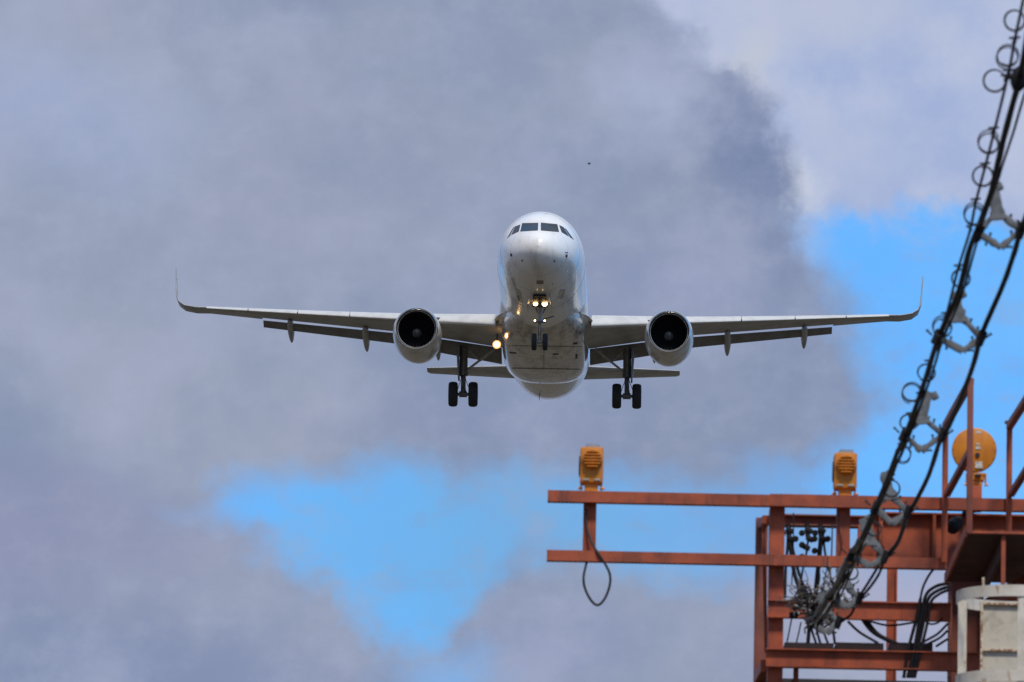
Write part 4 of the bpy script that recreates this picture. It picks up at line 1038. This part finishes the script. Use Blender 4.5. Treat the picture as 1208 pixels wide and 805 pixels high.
# three knuckled clamps hanging from the rear beam, with their drop cables
CLY = TY + .55
for px, py, n_, lab in ((929.5, 622, 2, 'black knuckled cable clamp beside the red column'), (952, 622, 3, 'black knuckled cable clamp with small side discs, middle of three'), (967.5, 622, 2, 'black knuckled cable clamp nearest the yellow lamp post')):
    t = thing('cable_clamp', lab, 'clamp', Q(px, py, CLY), 'cable clamps hanging from the rear beam')
    mb = MB(); mb.tube([Q(px, py - 4, CLY), Q(px + 1, py + 12, CLY)], .02, 8)
    for i in range(n_):
        c_ = Q(px + 2 + (i % 2) * 3 - i * 1.5, py + 4 + i * 10, CLY); mb.box(c_, (.068, .05, .045), Matrix.Rotation(.45 * (1 if i % 2 else 1), 3, 'Y'), bev=.014)
    part('body', mb, 'cable_black', t, 50)
    mb = MB()
    for i in range(n_ + (2 if n_ == 3 else 0)):
        c_ = Q(px + (7 if i % 2 else -6) + (2 if i % 2 else 0), py + 7 + i * 7, CLY - .03); mb.lathe([(-.02, .02), (.0, .028), (.02, .02)], c_, (.3, 1, 0), 10)
    part('disc', mb, 'cable_black', t, 50)
DROPS = [([(930, 624), (929, 645), (927, 670), (926, 706)], .012), ([(931, 628), (933, 650), (938, 680), (948, 706)], .017), ([(933, 636), (937, 656), (945, 684), (956, 708)], .013), ([(954, 620), (953, 640), (950, 660), (946, 678), (943, 706)], .009), ([(969, 622), (968, 640), (965, 672), (961, 712)], .02), ([(971, 630), (973, 650), (977, 670), (985, 700)], .010), ([(982, 618), (981, 655), (978, 700)], .006), ([(936, 605), (936, 640), (934, 690)], .005)]
GRP = 'cables dropping behind the lower rail'
LABD = ['black cable dropping straight down beside the red column', 'thick black cable slanting down from the clamp beside the red column', 'black cable slanting down furthest right from the clamp beside red column', 'thin dark cable below the clamp with side discs', 'thickest black cable below the clamp nearest the yellow lamp post', 'thin black cable splaying right below the clamp nearest the lamp post', 'very thin wire hanging just left of the lamp post', 'very thin wire hanging close to the red column']
for (pts, r_), lb_ in zip(DROPS, LABD):
    mb = MB(); mb.tube(spur('', pts, CLY), r_, 8); tag(obj('drop_cable', mb, 'cable_black' if r_ > .008 else 'wire_dark', smooth=60), lb_, 'cable', GRP)
LOWS = [([(934, 730), (931, 745), (928, 760)], .006, 'thin wire under the tangle, nearest the red column'), ([(945, 734), (942, 748), (939, 760)], .006, 'thin wire under the tangle, second from the red column'), ([(955, 735), (954, 748), (953, 760)], .016, 'thick black stub of cable below the tangle'), ([(956, 737), (959, 748), (963, 760)], .010, 'black cable leaning right beside the thick stub below the tangle'), ([(961, 733), (964, 746), (968, 760)], .010, 'black cable below the left half of the lowest spacer'), ([(969, 730), (972, 746), (977, 760)], .010, 'black cable below the middle of the lowest spacer'), ([(981, 728), (983, 745), (985, 760)], .011, 'black cable below the right tip of the lowest spacer'),
        ([(1000, 733), (1014, 746), (1036, 759)], .011, 'black cable curving right from the frayed end to the tray'), ([(1016, 729), (1030, 746), (1056, 760)], .016, 'thick black cable curving down under the cross beam'), ([(1021, 729), (1036, 748), (1060, 760)], .013, 'black cable curving down just above its thicker twin under the cross beam'), ([(1026, 733), (1048, 738), (1075, 735), (1092, 731)], .009, 'slack black cable sagging under the cross beam')]
for pts, r_, lb_ in LOWS:
    mb = MB(); mb.tube(spur('', pts, TY + .25), r_, 8); tag(obj('drop_cable', mb, 'cable_black', smooth=60), lb_, 'cable', 'cables below the cross beam')
# bundle beside the heavy column
BUN = [([(1104, 668), (1094, 682), (1087, 700), (1084, 730), (1077, 770), (1070, 800)], .010, 'black cable rising highest out of the bundle to the girder'), ([(1120, 688), (1104, 692), (1092, 703), (1087, 730), (1079, 765), (1073, 800)], .014, 'upper thick cable of the bundle bending over to the weathered column'), ([(1120, 692), (1106, 697), (1095, 707), (1090, 732), (1083, 765), (1076, 800)], .014, 'middle thick cable of the bundle bending over to the weathered column'), ([(1120, 696), (1108, 701), (1098, 711), (1094, 735), (1087, 765), (1079, 800)], .012, 'lower cable of the bundle bending over to the weathered column'),
       ([(1086, 706), (1081, 730), (1072, 765), (1066, 800)], .014, 'black cable on the outer left of the bundle'), ([(1118, 736), (1106, 748), (1092, 756), (1082, 762)], .010, 'upper cable curving from the weathered column down into the bundle'), ([(1118, 744), (1108, 753), (1094, 760), (1084, 765)], .010, 'middle cable curving from the weathered column down into the bundle'), ([(1118, 754), (1110, 759), (1104, 763)], .010, 'short lower cable curving from the weathered column'), ([(1088, 728), (1096, 736), (1106, 735), (1112, 729)], .008, 'small slack cable loop right of the bundle')]
for pts, r_, lb_ in BUN:
    mb = MB(); mb.tube(spur('', pts, TY - .05), r_, 8); tag(obj('bundle_cable', mb, 'cable_black', smooth=60), lb_, 'cable', 'black cable bundle by the weathered column')
# cable hanging in a loop from the end of the arm
mb = MB(); A_ = TY - .11
pts = [Q(691, 600, TY - .02), Q(692, 622, TY - .02), Q(698, 640, TY - .06), Q(705, 652, A_), Q(713, 664, A_), Q(719.5, 678, A_), Q(719, 692, A_), Q(713, 707, A_), Q(705, 714, A_), Q(697, 708, A_), Q(690, 694, A_), Q(688.5, 681, A_), Q(691, 668, TY - .08), Q(693, 660, TY)]
mb.tube(smoothline(pts, 6), .0105, 8)
tag(obj('looped_cable', mb, 'wire_dark', smooth=60), 'black cable hanging in a long teardrop loop below the arm end', 'cable')
mb = MB(); pts = [Q(989, 603, TY - .01), Q(990, 625, TY - .02), Q(993, 640, TY - .02), Q(990, 656, TY - .02)]; mb.tube(smoothline(pts, 5), .006, 6)
tag(obj('thin_cable', mb, 'wire_dark', smooth=60), 'thin cable clinging to the post under the middle yellow lamp', 'cable')

# unidentified far speck, shaped with body and wings
b0 = Q(695, 193, 140); mb = MB()
mb.loft([[b0 + V((x * w, y, z * w)) for x, z in ((1, 0), (.7, .7), (0, 1), (-.7, .7), (-1, 0), (-.7, -.7), (0, -1), (.7, -.7))] for y, w in ((-.06, .006), (-.04, .014), (0, .021), (.04, .015), (.08, .008), (.10, .012))])
for s_ in (-1, 1): mb.loft([[b0 + V((s_ * x, y0, z)), b0 + V((s_ * x, (y0 + y1) / 2, z + .012)), b0 + V((s_ * x, y1, z))] for x, y0, y1, z in ((.012, -.03, .04, .004), (.022, -.03, .05, .008), (.030, .0, .06, .006), (.036, .02, .06, .0))])
tag(obj('speck', mb, 'gear_steel', smooth=60), 'tiny dark speck far off above and right of the airplane nose', 'speck')

S.cycles.use_denoising = True
S.cycles.max_bounces = 6
